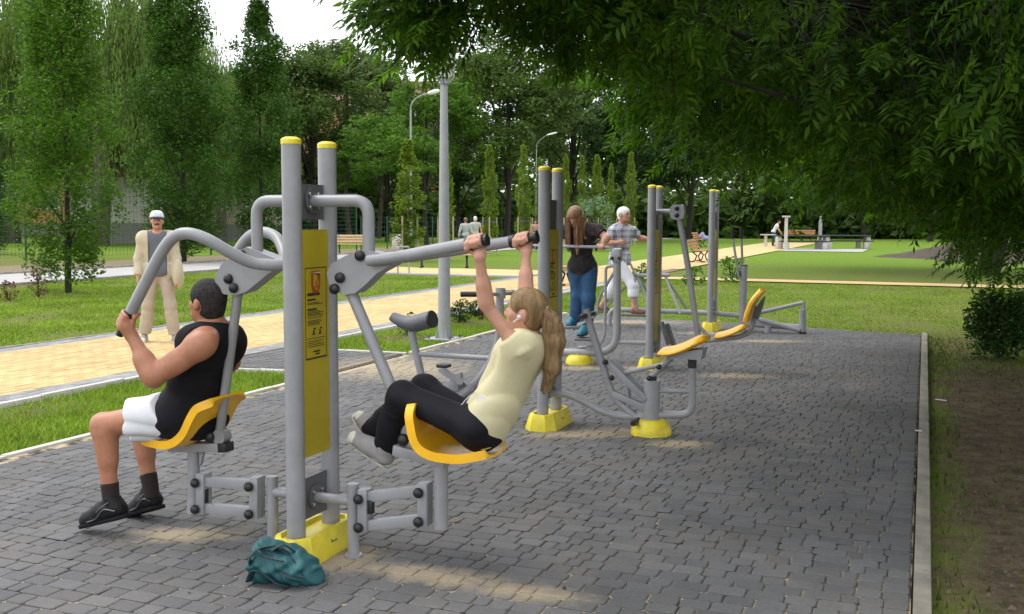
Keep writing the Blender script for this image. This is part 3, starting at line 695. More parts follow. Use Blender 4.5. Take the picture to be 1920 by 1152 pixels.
mb = MB(); mb.tube([P1(827, 866), P1(827, 991)], .033, 20); mb.prism([P1(806, 868, -.01), P1(815, 868, -.01), P1(815, 892, -.01)], AX * .02); part('seat_post', mb, STEEL, M1)
RS = seat_shell(M1, [P1(x, y, -.185) for x, y in ((771, 760), (775, 790), (784, 828), (806, 846), (850, 853), (878, 851), (900, 849))])
def linkage(Pf, xa, xb, ya, yb, bx):
    # two parallel flat bars between bracket xa (at ground tube side) and bracket xb (seat post side)
    mb = MB()
    for (y0, y1) in ((ya[0], yb[0]), (ya[1], yb[1])): pbox(mb, Pf(xa, y0), Pf(xb, y1), .045, .05)
    o = part('link_bar', mb, STEEL, M1)
    mb = MB()
    for x, (y0, y1) in ((xa, ya), (xb, yb)):
        for y in (y0, y1): knob(mb, Pf(x, y) + AX * -.042, .025)
    part('bolt_cap', mb, BLACK, o)
    mb = MB()
    for x, (y0, y1) in ((xa, ya), (xb, yb)): pbox(mb, Pf(x + bx, y0 - 16), Pf(x + bx, y1 + 10), .07, .05)
    part('link_bracket', mb, STEEL, M1)
linkage(P1, 681, 793, (932, 985), (920, 974), 4)
mb = MB(); pbox(mb, P1(697, 936) + AX * -.01, P1(697, 962) + AX * -.01, .03, .03); pbox(mb, P1(386, 916) + AX * -.01, P1(386, 942) + AX * -.01, .03, .03); part('rubber_stop', mb, BLACK, M1)
g = P1(662, 950); mb = MB(); mb.tube([XY(g, 0), XY(g, P1(662, 907).z)], .0285, 18); mb.lathe(XY(g, 0), [(.042, 0), (.042, .012), (.03, .014)], 18)
g2 = P1(511, 950); mb.tube([XY(g2, 0), XY(g2, P1(511, 893).z)], .0285, 18); mb.lathe(XY(g2, 0), [(.042, 0), (.042, .012), (.03, .014)], 18); part('ground_tube', mb, STEEL, M1)
mb = MB(); zl = P1(620, 935).z; mb.tube([XY(g, zl), XY(C1, zl), XY(g2, zl)], .025, 16); part('cross_tube', mb, STEEL, M1)
# left lever
LP = plate(M1, P1, [(472, 463), (500, 474), (545, 492), (528, 504), (510, 515), (492, 530), (472, 546), (452, 553), (430, 551), (416, 540), (413, 520), (425, 496), (446, 478)], -.045, .045)
mb = MB(); [knob(mb, P1(x, y, 0) + AX * -.045) for x, y in ((464, 477), (440, 522), (450, 539))]; part('bolt_cap', mb, BLACK, LP)
PB = [P1(*q) for q in ((534, 497, -.06), (505, 497, -.10), (470, 492, -.15), (430, 473, -.22), (388, 449, -.28), (352, 438, -.30), (325, 446, -.30), (302, 475, -.30), (272, 532, -.30), (244, 588, -.30))]
GRIPL = None
for sgn in (-1, 1):
    pts = PB if sgn < 0 else [p + AX * (-2 * (p - C1).dot(AX)) for p in PB]
    mb = MB(); mb.tube(smooth_path(pts, 6), .0285, 16); H = part('handle_bar', mb, STEEL, LP)
    d = (pts[-1] - pts[-2]).normalized(); mb = MB(); mb.tube([pts[-1] - d * .01, pts[-1] + d * .01], .031, 16); mb.tube([pts[-1], pts[-1] + d * .13], .019, 14); part('grip', mb, BLACK, H)
mb = MB(); mb.tube(fillet([P1(447, 546), P1(412, 812)], .1), .024, 16); part('push_rod', mb, STEEL, M1)
mb = MB(); pbox(mb, P1(322, 838), P1(416, 838), .07, .046); part('seat_beam', mb, STEEL, M1); mb = MB(); pbox(mb, P1(416, 838), P1(431, 838), .072, .048); knob(mb, P1(401, 817) + AX * -.03, .03); part('bolt_cap', mb, BLACK, M1)
mb = MB(); mb.lathe(P1(416, 818) - AX * .03, [(.038, 0), (.038, .06)], 18, AX); part('pivot_lug', mb, STEEL, M1)
mb = MB(); mb.tube([P1(363, 845), P1(363, 962)], .031, 20); mb.prism([P1(373, 850, -.01), P1(381, 850, -.01), P1(374, 876, -.01)], AX * .02); part('seat_post', mb, STEEL, M1)
linkage(P1, 477, 377, (909, 960), (902, 951), 5)
LS = seat_shell(M1, [P1(x, y, -.185) for x, y in ((384, 750), (362, 762), (348, 784), (334, 812), (312, 827), (282, 826), (250, 822))])

# ---------------- machine 2: rider seat on the near side
C2 = Vector((.30, 8.10, 0)); P2 = plane(C2)
M2 = thing('exercise_machine', 'grey twin-post exercise machine with orange rider seat, second from the camera', 'exercise machine', C2, 'twin-post exercise machines')
posts(M2, C2, h=2.03, plates=((1.48, 1.78), (.22, .5)), sign=(.62, 1.55), flange=(.35,)); base_block(M2, C2)
mb = MB(); mb.tube(smooth_path([P2(1030, 738), P2(1062, 740), P2(1095, 753), P2(1130, 771), P2(1165, 780), P2(1220, 782)], 5), .028, 14); part('ground_tube', mb, STEEL, M2)
cc = P2(1221, 800); cc.z = 0; top = P2(1221, 714).z
mb = MB(); mb.lathe(cc, [(.064, .02), (.064, top), (.06, top + .004)], 24); part('column', mb, STEEL, M2)
mb = MB(); mb.lathe(cc + Vector((0, 0, top)), [(.036, 0), (.036, .035)], 16); part('column_collar', mb, BLACK, M2); dome_base(M2, cc, .155, .115)
mb = MB(); mb.tube(fillet([P2(1225, 778), P2(1298, 778), P2(1298, 672)], .09, 8), .029, 16); mb.tube([P2(1225, 733), P2(1298, 734)], .018, 12); part('seat_frame', mb, STEEL, M2)
mb = MB(); mb.tube([P2(1298, 690), P2(1298, 674)], .033, 14); part('frame_sleeve', mb, BLACK, M2)
mb = MB(); mb.prism([P2(x, y, -.09) for x, y in ((1252, 664), (1318, 655), (1314, 676), (1292, 674), (1258, 674))], AX * .18); part('seat_bracket', mb, STEEL, M2)
def pad_seat(root, Pf, prof, wid, th, name='seat'):
    P = smooth_path([Pf(x, y, 0) for x, y in prof], 4); n = len(P); m = 10; V = []; k = m + 1; top_, bot = [], []
    for i, p in enumerate(P):
        t = (P[min(i + 1, n - 1)] - P[max(i - 1, 0)]).normalized(); nr = AX.cross(t).normalized()
        if nr.z < 0: nr = -nr
        e = i / (n - 1); wf = (1 - abs(2 * e - 1) ** 4 * .35)
        for j in range(k):
            w = -1 + 2 * j / m; c = p + AX * w * wid * wf; ed = 1 - abs(w) ** 6; ee = 1 - abs(2 * e - 1) ** 10
            top_.append(c + nr * (th * .5 * ed * ee + .008 * math.cos(w * 3)) ); bot.append(c - nr * (th * .5 * (.4 + .6 * ed)))
    o = n * k; fs = []
    for i in range(n - 1):
        for j in range(m): fs += [(i * k + j, i * k + j + 1, (i + 1) * k + j + 1, (i + 1) * k + j), (o + i * k + j, o + (i + 1) * k + j, o + (i + 1) * k + j + 1, o + i * k + j + 1)]
        fs += [(i * k, (i + 1) * k, o + (i + 1) * k, o + i * k), (i * k + m, o + i * k + m, o + (i + 1) * k + m, (i + 1) * k + m)]
    for j in range(m): fs += [(j, o + j, o + j + 1, j + 1), ((n - 1) * k + j, (n - 1) * k + j + 1, o + (n - 1) * k + j + 1, o + (n - 1) * k + j)]
    mb = MB(); mb.add(top_ + bot, fs); return part(name, mb, ORANGE, root, ang=55)
pad_seat(M2, P2, [(1237, 659), (1262, 658), (1285, 651), (1306, 641), (1325, 632)], .16, .06)
mb = MB(); mb.tube(smooth_path([P2(1098, 580), P2(1108, 615), P2(1124, 665), P2(1142, 722), P2(1152, 745), P2(1172, 765), P2(1198, 786)], 6), .0285, 16); L2 = part('lever', mb, STEEL, M2)
mb = MB()
for s in (-1, 1): mb.tube([P2(1100, 592) + AX * s * .03, P2(1100, 592) + AX * s * .19], .02, 12); mb.tube([P2(1198, 787) + AX * s * .03, P2(1198, 787) + AX * s * .17], .022, 12)
part('grip', mb, BLACK, L2)
mb = MB(); mb.tube([P2(1100, 592) - AX * .05, P2(1100, 592) + AX * .05], .018, 12); part('grip_bar', mb, STEEL, L2)
mb = MB()
for u in (-.06, .06): pbox(mb, P2(1142, 677) + AX * u, P2(1214, 748) + AX * u, .012, .05); pbox(mb, P2(1150, 738) + AX * u * .5, P2(1212, 765) + AX * u * .5, .012, .05)
part('link_bar', mb, STEEL, M2)
mb = MB(); mb.tube([P2(1170, 700), P2(1243, 684)], .017, 12); mb.tube([P2(1177, 722) , P2(1177, 772)], .018, 12); mb.tube([P2(1222, 706), P2(1262, 668)], .024, 12); part('connecting_rod', mb, STEEL, M2)
mb = MB(); [knob(mb, P2(x, y) + AX * -.068, .022) for x, y in ((1140, 677), (1152, 706), (1240, 686), (1222, 707))]; part('bolt_cap', mb, BLACK, M2)

# ---------------- exercise bike behind the girl
BK = thing('exercise_bike', 'grey exercise bike with black grips and dark saddle behind the girl', 'exercise bike', XY(P2(855, 790), 0))
col = [P2(937, 540), P2(937, 640), P2(915, 690), P2(885, 728), P2(850, 752), P2(815, 752)]
mb = MB(); mb.tube(fillet(col, .16, 8), .033, 16); mb.tube([P2(771, 622), P2(792, 712), P2(803, 760)], .032, 16); mb.tube([P2(786, 664), P2(917, 672)], .02, 12)
gz = P2(830, 752); mb.tube([P2(803, 752), P2(890, 728)], .03, 14); mb.tube([gz, XY(gz, 0)], .04, 16); mb.tube([P2(890, 724), P2(960, 728)], .02, 12); part('frame', mb, STEEL, BK)
mb = MB(); mb.lathe(XY(gz, 0), [(.09, 0), (.09, .012), (.045, .016)], 18); part('foot_plate', mb, STEEL, BK)
mb = MB(); hp = P2(937, 552); g1 = P2(905, 552, -.24); g2_ = P2(905, 550, .24); mb.tube([P2(937, 552, -.02) - AV * .01, P2(905, 552, -.23)], .016, 12); mb.tube([hp, P2(962, 549, .2)], .016, 12); mb.tube([P2(940, 541), P2(940, 560)], .034, 14); HB = part('handlebar', mb, STEEL, BK)
mb = MB(); mb.tube([P2(905, 552, -.23), P2(864, 552, -.27)], .022, 12); mb.tube([P2(962, 549, .2), P2(950, 549, .32)], .022, 12); part('grip', mb, BLACK, HB)
sp = [P2(736, 594), P2(750, 601), P2(766, 606), P2(782, 606), P2(797, 602), P2(809, 599)]
mb = MB(); ps = smooth_path(sp, 4); mb.tube(ps, [.040 + .032 * min(1, i / (len(ps) - 1) * 1.6) for i in range(len(ps))], 18, True, 1.3); SD = part('saddle', mb, RUBBERG, BK, ang=60)
d = (ps[-1] - ps[-3]).normalized(); mb = MB(); mb.tube([ps[-1] - d * .004, ps[-1] + d * .014], .073, 18, True, 1.3); part('saddle_end', mb, BLACK, SD)
mb = MB(); pbox(mb, P2(824, 690, -.12), P2(862, 716, -.12), .02, .06); pbox(mb, P2(862, 716, .12), P2(885, 742, .12), .02, .06); mb.tube([P2(862, 715, -.13), P2(862, 715, .13)], .03, 14); mb.box(P2(852, 722), (.12, .10, .10), RU, .02); CR = part('crank', mb, STEEL, BK)
mb = MB(); mb.box(P2(832, 686, -.18), (.10, .09, .028), RU, .008); mb.box(P2(885, 744, .18), (.10, .09, .028), RU, .008); part('pedal', mb, BLACK, CR)
mb = MB(); pbox(mb, P2(845, 708, -.1), P2(866, 704, -.1), .05, .05); part('crank_hub', mb, STEEL, CR)

# ---------------- machine 3: stepper on one side, leg press on the other
C3 = Vector((1.56, 11.35, 0)); P3 = plane(C3)
M3 = thing('exercise_machine', 'grey twin-post exercise machine with stepper and leg press, third from the camera', 'exercise machine', C3, 'twin-post exercise machines')
posts(M3, C3, plates=((1.52, 1.74), (.16, .4)), sign=(.30, 1.52), flange=(1.66, .26)); base_block(M3, C3)
mb = MB(); mb.tube(fillet([P3(1030, 661), P3(1157, 661), P3(1157, 492)], .24, 10), .043, 18); SF = part('stepper_frame', mb, STEEL, M3)
dc = P3(1087, 661); dome_base(M3, XY(dc, 0), .16, .10); mb = MB(); mb.tube([XY(dc, .06), dc], .05, 16); part('stepper_stub', mb, STEEL, M3)
mb = MB(); mb.tube([P3(1157, 642), C3 + Vector((0, 0, P3(1190, 642).z))], .022, 14); part('cross_tube', mb, STEEL, M3)
mb = MB(); mb.box(P3(1157, 479), (.11, .12, .16), RU, .03); HB3 = part('stepper_head', mb, STEEL, M3); mb = MB(); [knob(mb, P3(x, 484) - AX * .06, .02) for x in (1150, 1164)]; part('bolt_cap', mb, BLACK, HB3)
mb = MB(); mb.tube([P3(1000, 461), P3(1142, 464), P3(1150, 478)], .017, 12); part('hand_rail', mb, STEEL, M3)
mb = MB(); mb.tube(fillet([P3(1152, 499), P3(1136, 500), P3(1134, 628), P3(1125, 648), P3(1085, 652)], .06), .017, 10); mb.tube(fillet([P3(1158, 500, .16), P3(1122, 560, .16), P3(1120, 590, .16), P3(1075, 618, .16)], .06), .017, 10); part('pedal_arm', mb, STEEL, M3)
mb = MB(); mb.box(P3(1097, 636, -.10), (.20, .17, .03), RU, .008); mb.box(P3(1078, 614, .12), (.20, .17, .03), RU, .008); PD3 = part('pedal', mb, DARKST, M3)
mb = MB(); mb.tube([C3 + Vector((0, 0, P3(1240, 397).z)), P3(1262, 397)], .028, 14); part('hanger_tube', mb, STEEL, M3)
mb = MB(); c = P3(1271, 398); poly = [c + AV * (.078 * math.copysign(abs(math.cos(t)) ** .6, math.cos(t))) + Vector((0, 0, .083 * math.copysign(abs(math.sin(t)) ** .7, math.sin(t)))) - AX * .05 for t in [2 * math.pi * i / 24 for i in range(24)]]
mb.prism(poly, AX * .1); HP = part('pivot_plate', mb, STEEL, M3); mb = MB(); [knob(mb, P3(1271, y) - AX * .05, .026) for y in (391, 404)]; part('bolt_cap', mb, BLACK, HP)
mb = MB(); mb.tube([P3(1274, 410), P3(1290, 500), P3(1311, 644)], .033, 16); part('swing_arm', mb, STEEL, M3)
mb = MB(); mb.tube(fillet([P3(1311, 640), P3(1385, 633), P3(1408, 622), P3(1420, 575)], .12, 6), .026, 14); mb.tube([P3(1311, 612), P3(1335, 640)], .02, 10); part('seat_frame', mb, STEEL, M3)
pad_seat(M3, P3, [(1341, 630), (1360, 627), (1380, 620), (1398, 611)], .17, .06)
bk = [P3(1399, 603), P3(1405, 582), P3(1414, 562), P3(1430, 543)]
def back_pad(root, P, wid, th, name='backrest'):
    P = smooth_path(P, 4); mb = MB(); n = len(P); m = 8; f = []; b = []; k = m + 1
    for i, p in enumerate(P):
        t = (P[min(i + 1, n - 1)] - P[max(i - 1, 0)]).normalized(); nr = AX.cross(t).normalized(); nr = nr if nr.dot(AV) < 0 else -nr
        e = i / (n - 1); wf = 1 - abs(2 * e - 1) ** 4 * .3
        for j in range(k): w = -1 + 2 * j / m; c = p + AX * w * wid * wf; f.append(c + nr * th * .5 * (1 - abs(w) ** 6)); b.append(c - nr * th * .5)
    o = n * k; fs = []
    for i in range(n - 1):
        for j in range(m): fs += [(i * k + j, i * k + j + 1, (i + 1) * k + j + 1, (i + 1) * k + j), (o + i * k + j, o + (i + 1) * k + j, o + (i + 1) * k + j + 1, o + i * k + j + 1)]
        fs += [(i * k, (i + 1) * k, o + (i + 1) * k, o + i * k), (i * k + m, o + i * k + m, o + (i + 1) * k + m, (i + 1) * k + m)]
    for j in range(m): fs += [(j, o + j, o + j + 1, j + 1), ((n - 1) * k + j, (n - 1) * k + j + 1, o + (n - 1) * k + j + 1, o + (n - 1) * k + j)]
    mb.add(f + b, fs); return part(name, mb, ORANGE, root, ang=55)
back_pad(M3, bk, .18, .055)
mb = MB(); mb.prism([P3(x, y, -.05) for x, y in ((1412, 596), (1418, 575), (1433, 556), (1430, 572), (1420, 600))], AX * .1); part('back_bracket', mb, DARKST, M3)
mb = MB(); mb.tube([P3(1240, 655), P3(1262, 655)], .02, 10); mb.box(P3(1247, 625, -.11), (.035, .11, .26), RU @ Matrix.Rotation(-.35, 3, 'Y'), .01); mb.box(P3(1257, 628, .11), (.035, .11, .26), RU @ Matrix.Rotation(-.35, 3, 'Y'), .01); part('foot_plate', mb, DARKST, M3)

# ---------------- machine 4: air walker on one side, swing lever on the other
C4 = Vector((2.98, 15.35, 0)); P4 = plane(C4)
M4 = thing('exercise_machine', 'furthest grey twin-post exercise machine with air walker beside the old man', 'exercise machine', C4, 'twin-post exercise machines')
posts(M4, C4, h=2.07, plates=((1.5, 1.75), (.2, .42)), sign=(.5, 1.48), flange=(.3,)); base_block(M4, C4)
w0 = P4(1143, 612); w1 = P4(1392, 592)
mb = MB(); mb.tube(fillet([XY(w0, 0), P4(1143, 580), P4(1330, 587), P4(1390, 592)], .18, 8), .036, 14); part('base_tube', mb, STEEL, M4)
mb = MB(); c0, c1 = P4(1392, 607), P4(1392, 499); mb.tube([XY(c0, 0), XY(c0, c1.z)], .055, 18); part('column', mb, STEEL, M4); mb = MB(); mb.lathe(XY(c0, c1.z), [(.056, 0), (.056, .02), (.03, .03)], 18); mb.lathe(P4(1386, 513) - AX * .06, [(.04, 0), (.04, .12)], 14, AX); part('column_cap', mb, DARKST, M4)
for u, x0, x1 in ((-.08, 1384, 1373), (.08, 1392, 1390)):
    mb = MB(); mb.tube([P4(x0 + 1, 520, u), P4(x1, 440, u)], .018, 10); o = part('hand_lever', mb, STEEL, M4); mb = MB(); mb.tube([P4(x1, 448, u), P4(x1, 429, u)], .027, 10); part('grip', mb, BLACK, o)
mb = MB(); t0, t1 = P4(1188, 517), P4(1256, 516); mb.tube([t0, t1], .03, 12)
for u in (-.26, .26):
    mb.tube([P4(1196, 520), P4(1229, 583, 0) + AX * u], .02, 10); mb.tube([P4(1248, 520), P4(1283, 586, 0) + AX * u], .02, 10)
part('walker_frame', mb, STEEL, M4)
mb = MB(); mb.tube([P4(1167, 464, -.05), P4(1192, 516, -.05)], .018, 10); mb.tube([P4(1190, 520, -.2), P4(1196, 588, -.2)], .018, 10); mb.tube([P4(1190, 520, .2), P4(1130, 584, .2)], .018, 10); part('swing_leg', mb, STEEL, M4)
mb = MB(); mb.box(P4(1192, 591, -.2), (.42, .15, .035), RU, .01); mb.box(P4(1124, 584, .2), (.42, .15, .035), RU, .01); part('foot_board', mb, DARKST, M4)
mb = MB(); mb.tube([P4(1395, 607), P4(1500, 614)], .045, 14); l = P4(1440, 612, -.1); mb.tube([l, XY(l, 0)], .05, 14); mb.tube([P4(1398, 592, -.05), P4(1500, 620, -.05)], .035, 12); mb.tube([P4(1400, 592, .1), P4(1506, 568, .1)], .028, 12); part('swing_frame', mb, STEEL, M4)
mb = MB(); mb.tube([P4(1505, 626, -.02), P4(1505, 580, -.02)], .05, 14); mb.tube([P4(1506, 590, .1), P4(1507, 566, .1)], .028, 10); o = part('swing_upright', mb, STEEL, M4); mb = MB(); mb.tube([P4(1505, 628, -.02), P4(1505, 622, -.02)], .053, 14); part('end_cap', mb, BLACK, o)
# ================================================================ TREES
BARK = mat('bark', (.075, .06, .045), .95, var=.4, scale=9, bump=.9, bscale=22, stretch=(1, 1, .25))
BARKD = mat('dark_bark', (.026, .022, .018), .95, var=.4, scale=9, bump=.9, bscale=25, stretch=(1, 1, .25))
BARKL = mat('pale_bark', (.20, .18, .15), .95, var=.3, scale=9, bump=.6, bscale=25, stretch=(1, 1, .25))
L_POP = leafmat('hornbeam_leaf', (.018, .054, .007), (.060, .128, .015), .28)
L_POPL = leafmat('bright_hornbeam_leaf', (.036, .094, .008), (.094, .180, .017), .32)
L_WIL = leafmat('willow_leaf', (.066, .115, .026), (.135, .195, .052), .32)
L_OAK = leafmat('oak_leaf', (.040, .080, .018), (.105, .155, .040), .25)
L_GRY = leafmat('grey_green_leaf', (.058, .090, .036), (.125, .160, .070), .25)
L_DRK = leafmat('dark_conifer_spray', (.017, .044, .013), (.052, .098, .028), .2)
L_LIM = leafmat('lime_leaf', (.050, .115, .016), (.110, .200, .035), .35)
L_YNG = leafmat('young_hornbeam_leaf', (.090, .145, .014), (.180, .245, .036), .4)
L_ASH = leafmat('ash_leaflet', (.020, .062, .006), (.090, .170, .018), .5, .45)
L_RED = leafmat('barberry_leaf', (.085, .028, .030), (.17, .06, .05), .2)
L_BSH = leafmat('shrub_leaf', (.014, .042, .011), (.050, .100, .022), .2)
def leaf_quads(P, size, up=.35, droop=0.0, asp=.55, rnd=RN):
    # one folded, pointed leaf per point: 5 verts, 2 quads-as-tris
    n = len(P); d = rnd.normal(0, 1, (n, 3)); d[:, 2] = d[:, 2] * .5 - droop; d /= np.linalg.norm(d, axis=1)[:, None]
    nz = rnd.normal(0, .6, (n, 3)) + np.array((0, 0, up * 2)); s = np.cross(d, nz); s /= np.linalg.norm(s, axis=1)[:, None] + 1e-9
    L = (size * rnd.uniform(.6, 1.35, n))[:, None]; nn = np.cross(s, d)
    V = np.stack([P - d * L * .5, P + s * L * asp * .5 - nn * L * .06, P + d * L * .5, P - s * L * asp * .5 - nn * L * .06], 1).reshape(-1, 3)
    i = np.arange(n) * 4; F = np.concatenate([np.stack([i, i + 1, i + 2], 1), np.stack([i, i + 2, i + 3], 1)])
    return V, F
def limb_tubes(limbs, seg=6):
    mb = MB()
    for pts, r0, r1 in limbs: mb.tube(smooth_path(pts, 3) if len(pts) > 2 else pts, [r0, r1], seg)
    return mb
def clumps_to_leaves(cl, per, rad, size, flat=.8, shell=.55, **kw):
    cl = np.asarray(cl); n = len(cl)
    q = RN.normal(0, 1, (n, per, 3)); q /= np.linalg.norm(q, axis=2)[:, :, None]; rr = RN.uniform(shell, 1, (n, per, 1)) ** .8
    R = (np.asarray(rad).reshape(-1, 1, 1) if np.ndim(rad) else rad) * RN.uniform(.75, 1.2, (n, 1, 1))
    P = (cl[:, None, :] + q * rr * R * np.array((1, 1, flat))).reshape(-1, 3)
    return leaf_quads(P, size, **kw)
def columnar(h, w, nl, size, seed, base=.45, per=60, lean=0):
    r = np.random.default_rng(seed); n = nl // per
    z = r.uniform(0, 1, n) ** .9; prof = np.interp(z, [0, .08, .3, .6, .85, 1], [.58, .9, 1, .86, .52, .12]) * w / 2 * (1 + .22 * np.sin(z * 23 + seed) + .12 * np.sin(z * 51 + 2 * seed))
    an = r.uniform(0, 2 * np.pi, n); rr = prof * np.sqrt(r.uniform(.05, 1, n))
    cl = np.stack([rr * np.cos(an), rr * np.sin(an), base + z * (h - base)], 1)
    V, F = clumps_to_leaves(cl, per, np.clip(w * .13 * r.uniform(.6, 1.3, n), .08, .42), size, flat=1.2, up=.3)
    limbs = [([(0, 0, 0), (.02 * w, .01, h * .4), (0, 0, h * .95)], w * .034, .012)]
    for i in range(14):
        a, zz = r.uniform(0, 6.28), r.uniform(base, h * .75); e = w * .42 * r.uniform(.5, 1)
        limbs.append(([(0, 0, zz), (e * .5 * math.cos(a), e * .5 * math.sin(a), zz + .25 * h * .3), (e * math.cos(a), e * math.sin(a), zz + h * .16)], w * .012, .005))
    return V, F, limb_tubes(limbs)
def broad(h, w, nl, size, seed, base=.25, per=70, trunk=.22, dens=1.0, flat=.75, clr=.16):
    r = np.random.default_rng(seed); n = nl // per; c = []
    nb = 9; lobes = []
    for i in range(nb):
        a = i * 2.4 + r.uniform(-.5, .5); zz = r.uniform(.35, .95); rad = np.interp(zz, [.3, .55, .8, 1], [.34, .40, .30, .08]) * w * r.uniform(.6, 1)
        lobes.append((rad * math.cos(a), rad * math.sin(a), h * (base + (1 - base) * (zz * .8 + .05)), w * r.uniform(.16, .25)))
    lobes.append((0, 0, h * .86, w * .2))
    while len(c) < n:
        L = lobes[r.integers(len(lobes))]; d = r.normal(0, 1, 3); d /= np.linalg.norm(d); p = np.array(L[:3]) + d * L[3] * r.uniform(.5, 1.05) * np.array((1, 1, .85)); c.append(p)
    V, F = clumps_to_leaves(c, per, w * clr * .5, size, flat=flat)
    limbs = [([(0, 0, 0), (.03 * w, -.02 * w, h * .3), (0, 0, h * .8)], trunk, .04)]
    for L in lobes:
        z0 = L[2] * r.uniform(.35, .6); limbs.append(([(0, 0, z0), (L[0] * .45, L[1] * .45, z0 + (L[2] - z0) * .6), L[:3]], trunk * .38, .02))
    return V, F, limb_tubes(limbs)
def willow(h, w, nl, size, seed):
    r = np.random.default_rng(seed); P = []; D = []
    ns = nl // 26; heads = []
    for i in range(16):
        a = r.uniform(0, 6.28); q = math.sqrt(r.uniform(.03, 1)); heads.append((math.cos(a) * q * w * .42, math.sin(a) * q * w * .42, h * (.97 - .34 * q * q) * r.uniform(.9, 1)))
    for i in range(ns):
        H = heads[r.integers(len(heads))]; o = r.normal(0, w * .085, 3); s = np.array(H) + o * np.array((1, 1, .7)); ln = min(s[2] - h * .08, h * r.uniform(.15, .5)); sw = r.normal(0, .05, 2)
        t = r.uniform(0, 1, 26); p = np.stack([s[0] + sw[0] * t * ln + r.normal(0, .05, 26), s[1] + sw[1] * t * ln + r.normal(0, .05, 26), s[2] - t * ln], 1); P.append(p)
    P = np.concatenate(P); n = len(P); d = np.stack([r.normal(0, .22, n), r.normal(0, .22, n), -np.ones(n)], 1); d /= np.linalg.norm(d, axis=1)[:, None]
    s = np.cross(d, r.normal(0, 1, (n, 3))); s /= np.linalg.norm(s, axis=1)[:, None]; L = (size * r.uniform(.7, 1.4, n))[:, None]
    V = np.stack([P, P + d * L * .5 + s * L * .11, P + d * L, P + d * L * .5 - s * L * .11], 1).reshape(-1, 3); i = np.arange(n) * 4
    F = np.concatenate([np.stack([i, i + 1, i + 2], 1), np.stack([i, i + 2, i + 3], 1)])
    limbs = [([(0, 0, 0), (.3, .1, h * .25), (0, 0, h * .6)], h * .035, h * .02)]
    for H in heads: limbs.append(([(0, 0, h * .4), (H[0] * .5, H[1] * .5, h * .72), H], h * .012, .02))
    return V, F, limb_tubes(limbs)
def tree_proto(name, data, lm, bark, seg=None):
    V, F, mb = data; cm = npmesh(name + '_crown', V, F, lm); tm = mb.mesh(name + '_trunk', bark); return cm, tm
def plant_tree(name, proto, loc, label, cat, group, s=1.0, rz=None, sz=None):
    t = thing(name, label, cat, loc, group, random.uniform(0, 6.28) if rz is None else rz); t.scale = (s, s, sz or s)
    c = link('crown', proto[0], t); tag(c, None, None, None, 'stuff'); link('trunk', proto[1], t); return t
# ---- three tall dark columnar trees along the road
p1 = tree_proto('hornbeam', columnar(7.8, 2.15, 34000, .085, 3, base=.42), L_POPL, BARKD)
plant_tree('columnar_tree', p1, XY(G(128, 546), -.03), 'bright green columnar tree on the lawn, slim trunk bare at the foot', 'tree', 'tall columnar trees by the road', rz=.4)
p2 = tree_proto('hornbeam_dark', columnar(10.8, 3.2, 42000, .12, 8, base=.4), L_POP, BARKD)
q = G(345, 492); plant_tree('columnar_tree', p2, XY(q, -.03), 'broad dark green columnar tree directly behind the man in the cap', 'tree', 'tall columnar trees by the road', rz=1.0)
p3 = tree_proto('hornbeam_open', columnar(10.6, 3.0, 32000, .13, 21, base=.4), L_POP, BARKD)
q = G(492, 484); plant_tree('columnar_tree', p3, XY(q, -.03), 'dark columnar tree with a forked open top left of the twin grey posts', 'tree', 'tall columnar trees by the road', rz=2.0, s=.97)
q = D(30, 470, 46); plant_tree('columnar_tree', p2, (q.x - 1.2, q.y, -.03), 'dark columnar tree at the far left edge behind the fence', 'tree', 'tall columnar trees by the road', rz=4.0, s=.6)
# ---- willows
pw = tree_proto('willow', willow(17, 13, 90000, .26, 4), L_WIL, BARK)
for px, d, s, lb in ((185, 60, 1.02, 'large weeping willow with pale hanging strands behind the bright columnar tree'), (20, 66, 1.05, 'weeping willow with thick dark limbs at the far left of the lawn'), (345, 70, .9, 'weeping willow rising between the two dark columnar trees'), (415, 62, .62, 'smaller weeping willow left of the forked columnar tree')):
    q = D(px, 440, d); plant_tree('willow_tree', pw, (q.x, q.y, -.03), lb, 'tree', 'weeping willows beyond the fence', s)
# ---- old trees beyond the lawns
po = tree_proto('oak', broad(15, 11, 26000, .25, 5, trunk=.28), L_OAK, BARKD)
pg = tree_proto('greyish', broad(16, 9, 15000, .28, 15, trunk=.22, clr=.13), L_GRY, BARK)
pl = tree_proto('lime', broad(10, 8, 20000, .20, 25, trunk=.16, flat=.4), L_LIM, BARKD)
pd = tree_proto('conifer', broad(16, 9, 26000, .30, 35, base=.06, trunk=.25, flat=.55), L_DRK, BARKD)
pk = tree_proto('linden', broad(14, 9.5, 30000, .24, 45, base=.05, trunk=.25, flat=.6), L_OAK, BARKD)
def far(name, proto, px, d, s, lb, sz=None):
    q = D(px, 430, d); return plant_tree(name, proto, (q.x, q.y, -.03), lb, 'tree', 'old trees beyond the lawns', s, None, sz)
far('oak_tree', po, 590, 78, .98, 'tall oak with a rounded light crown above the second grey post')
far('grey_tree', pg, 655, 82, 1.0, 'thin grey-green tree with gaps in its crown right of the twin posts')
far('grey_tree', pg, 710, 86, .96, 'slender greyish tree standing just left of the arm street lamp')
far('lime_tree', pl, 800, 66, 1.12, 'bright green spreading tree with dark forked trunks behind the lamp posts')
far('lime_tree', pl, 725, 74, .95, 'bright green lower tree behind the nearest young column tree')
far('linden_tree', pk, 950, 72, 1.12, 'big drooping linden right of the tall lamp post')
far('oak_tree', po, 1075, 84, .95, 'oak behind the row of young staked trees')
far('conifer_tree', pd, 1180, 78, 1.0, 'dark dense tree behind the white-haired man')
far('conifer_tree', pd, 1290, 84, .98, 'dark dense tree behind the second and third machine posts')
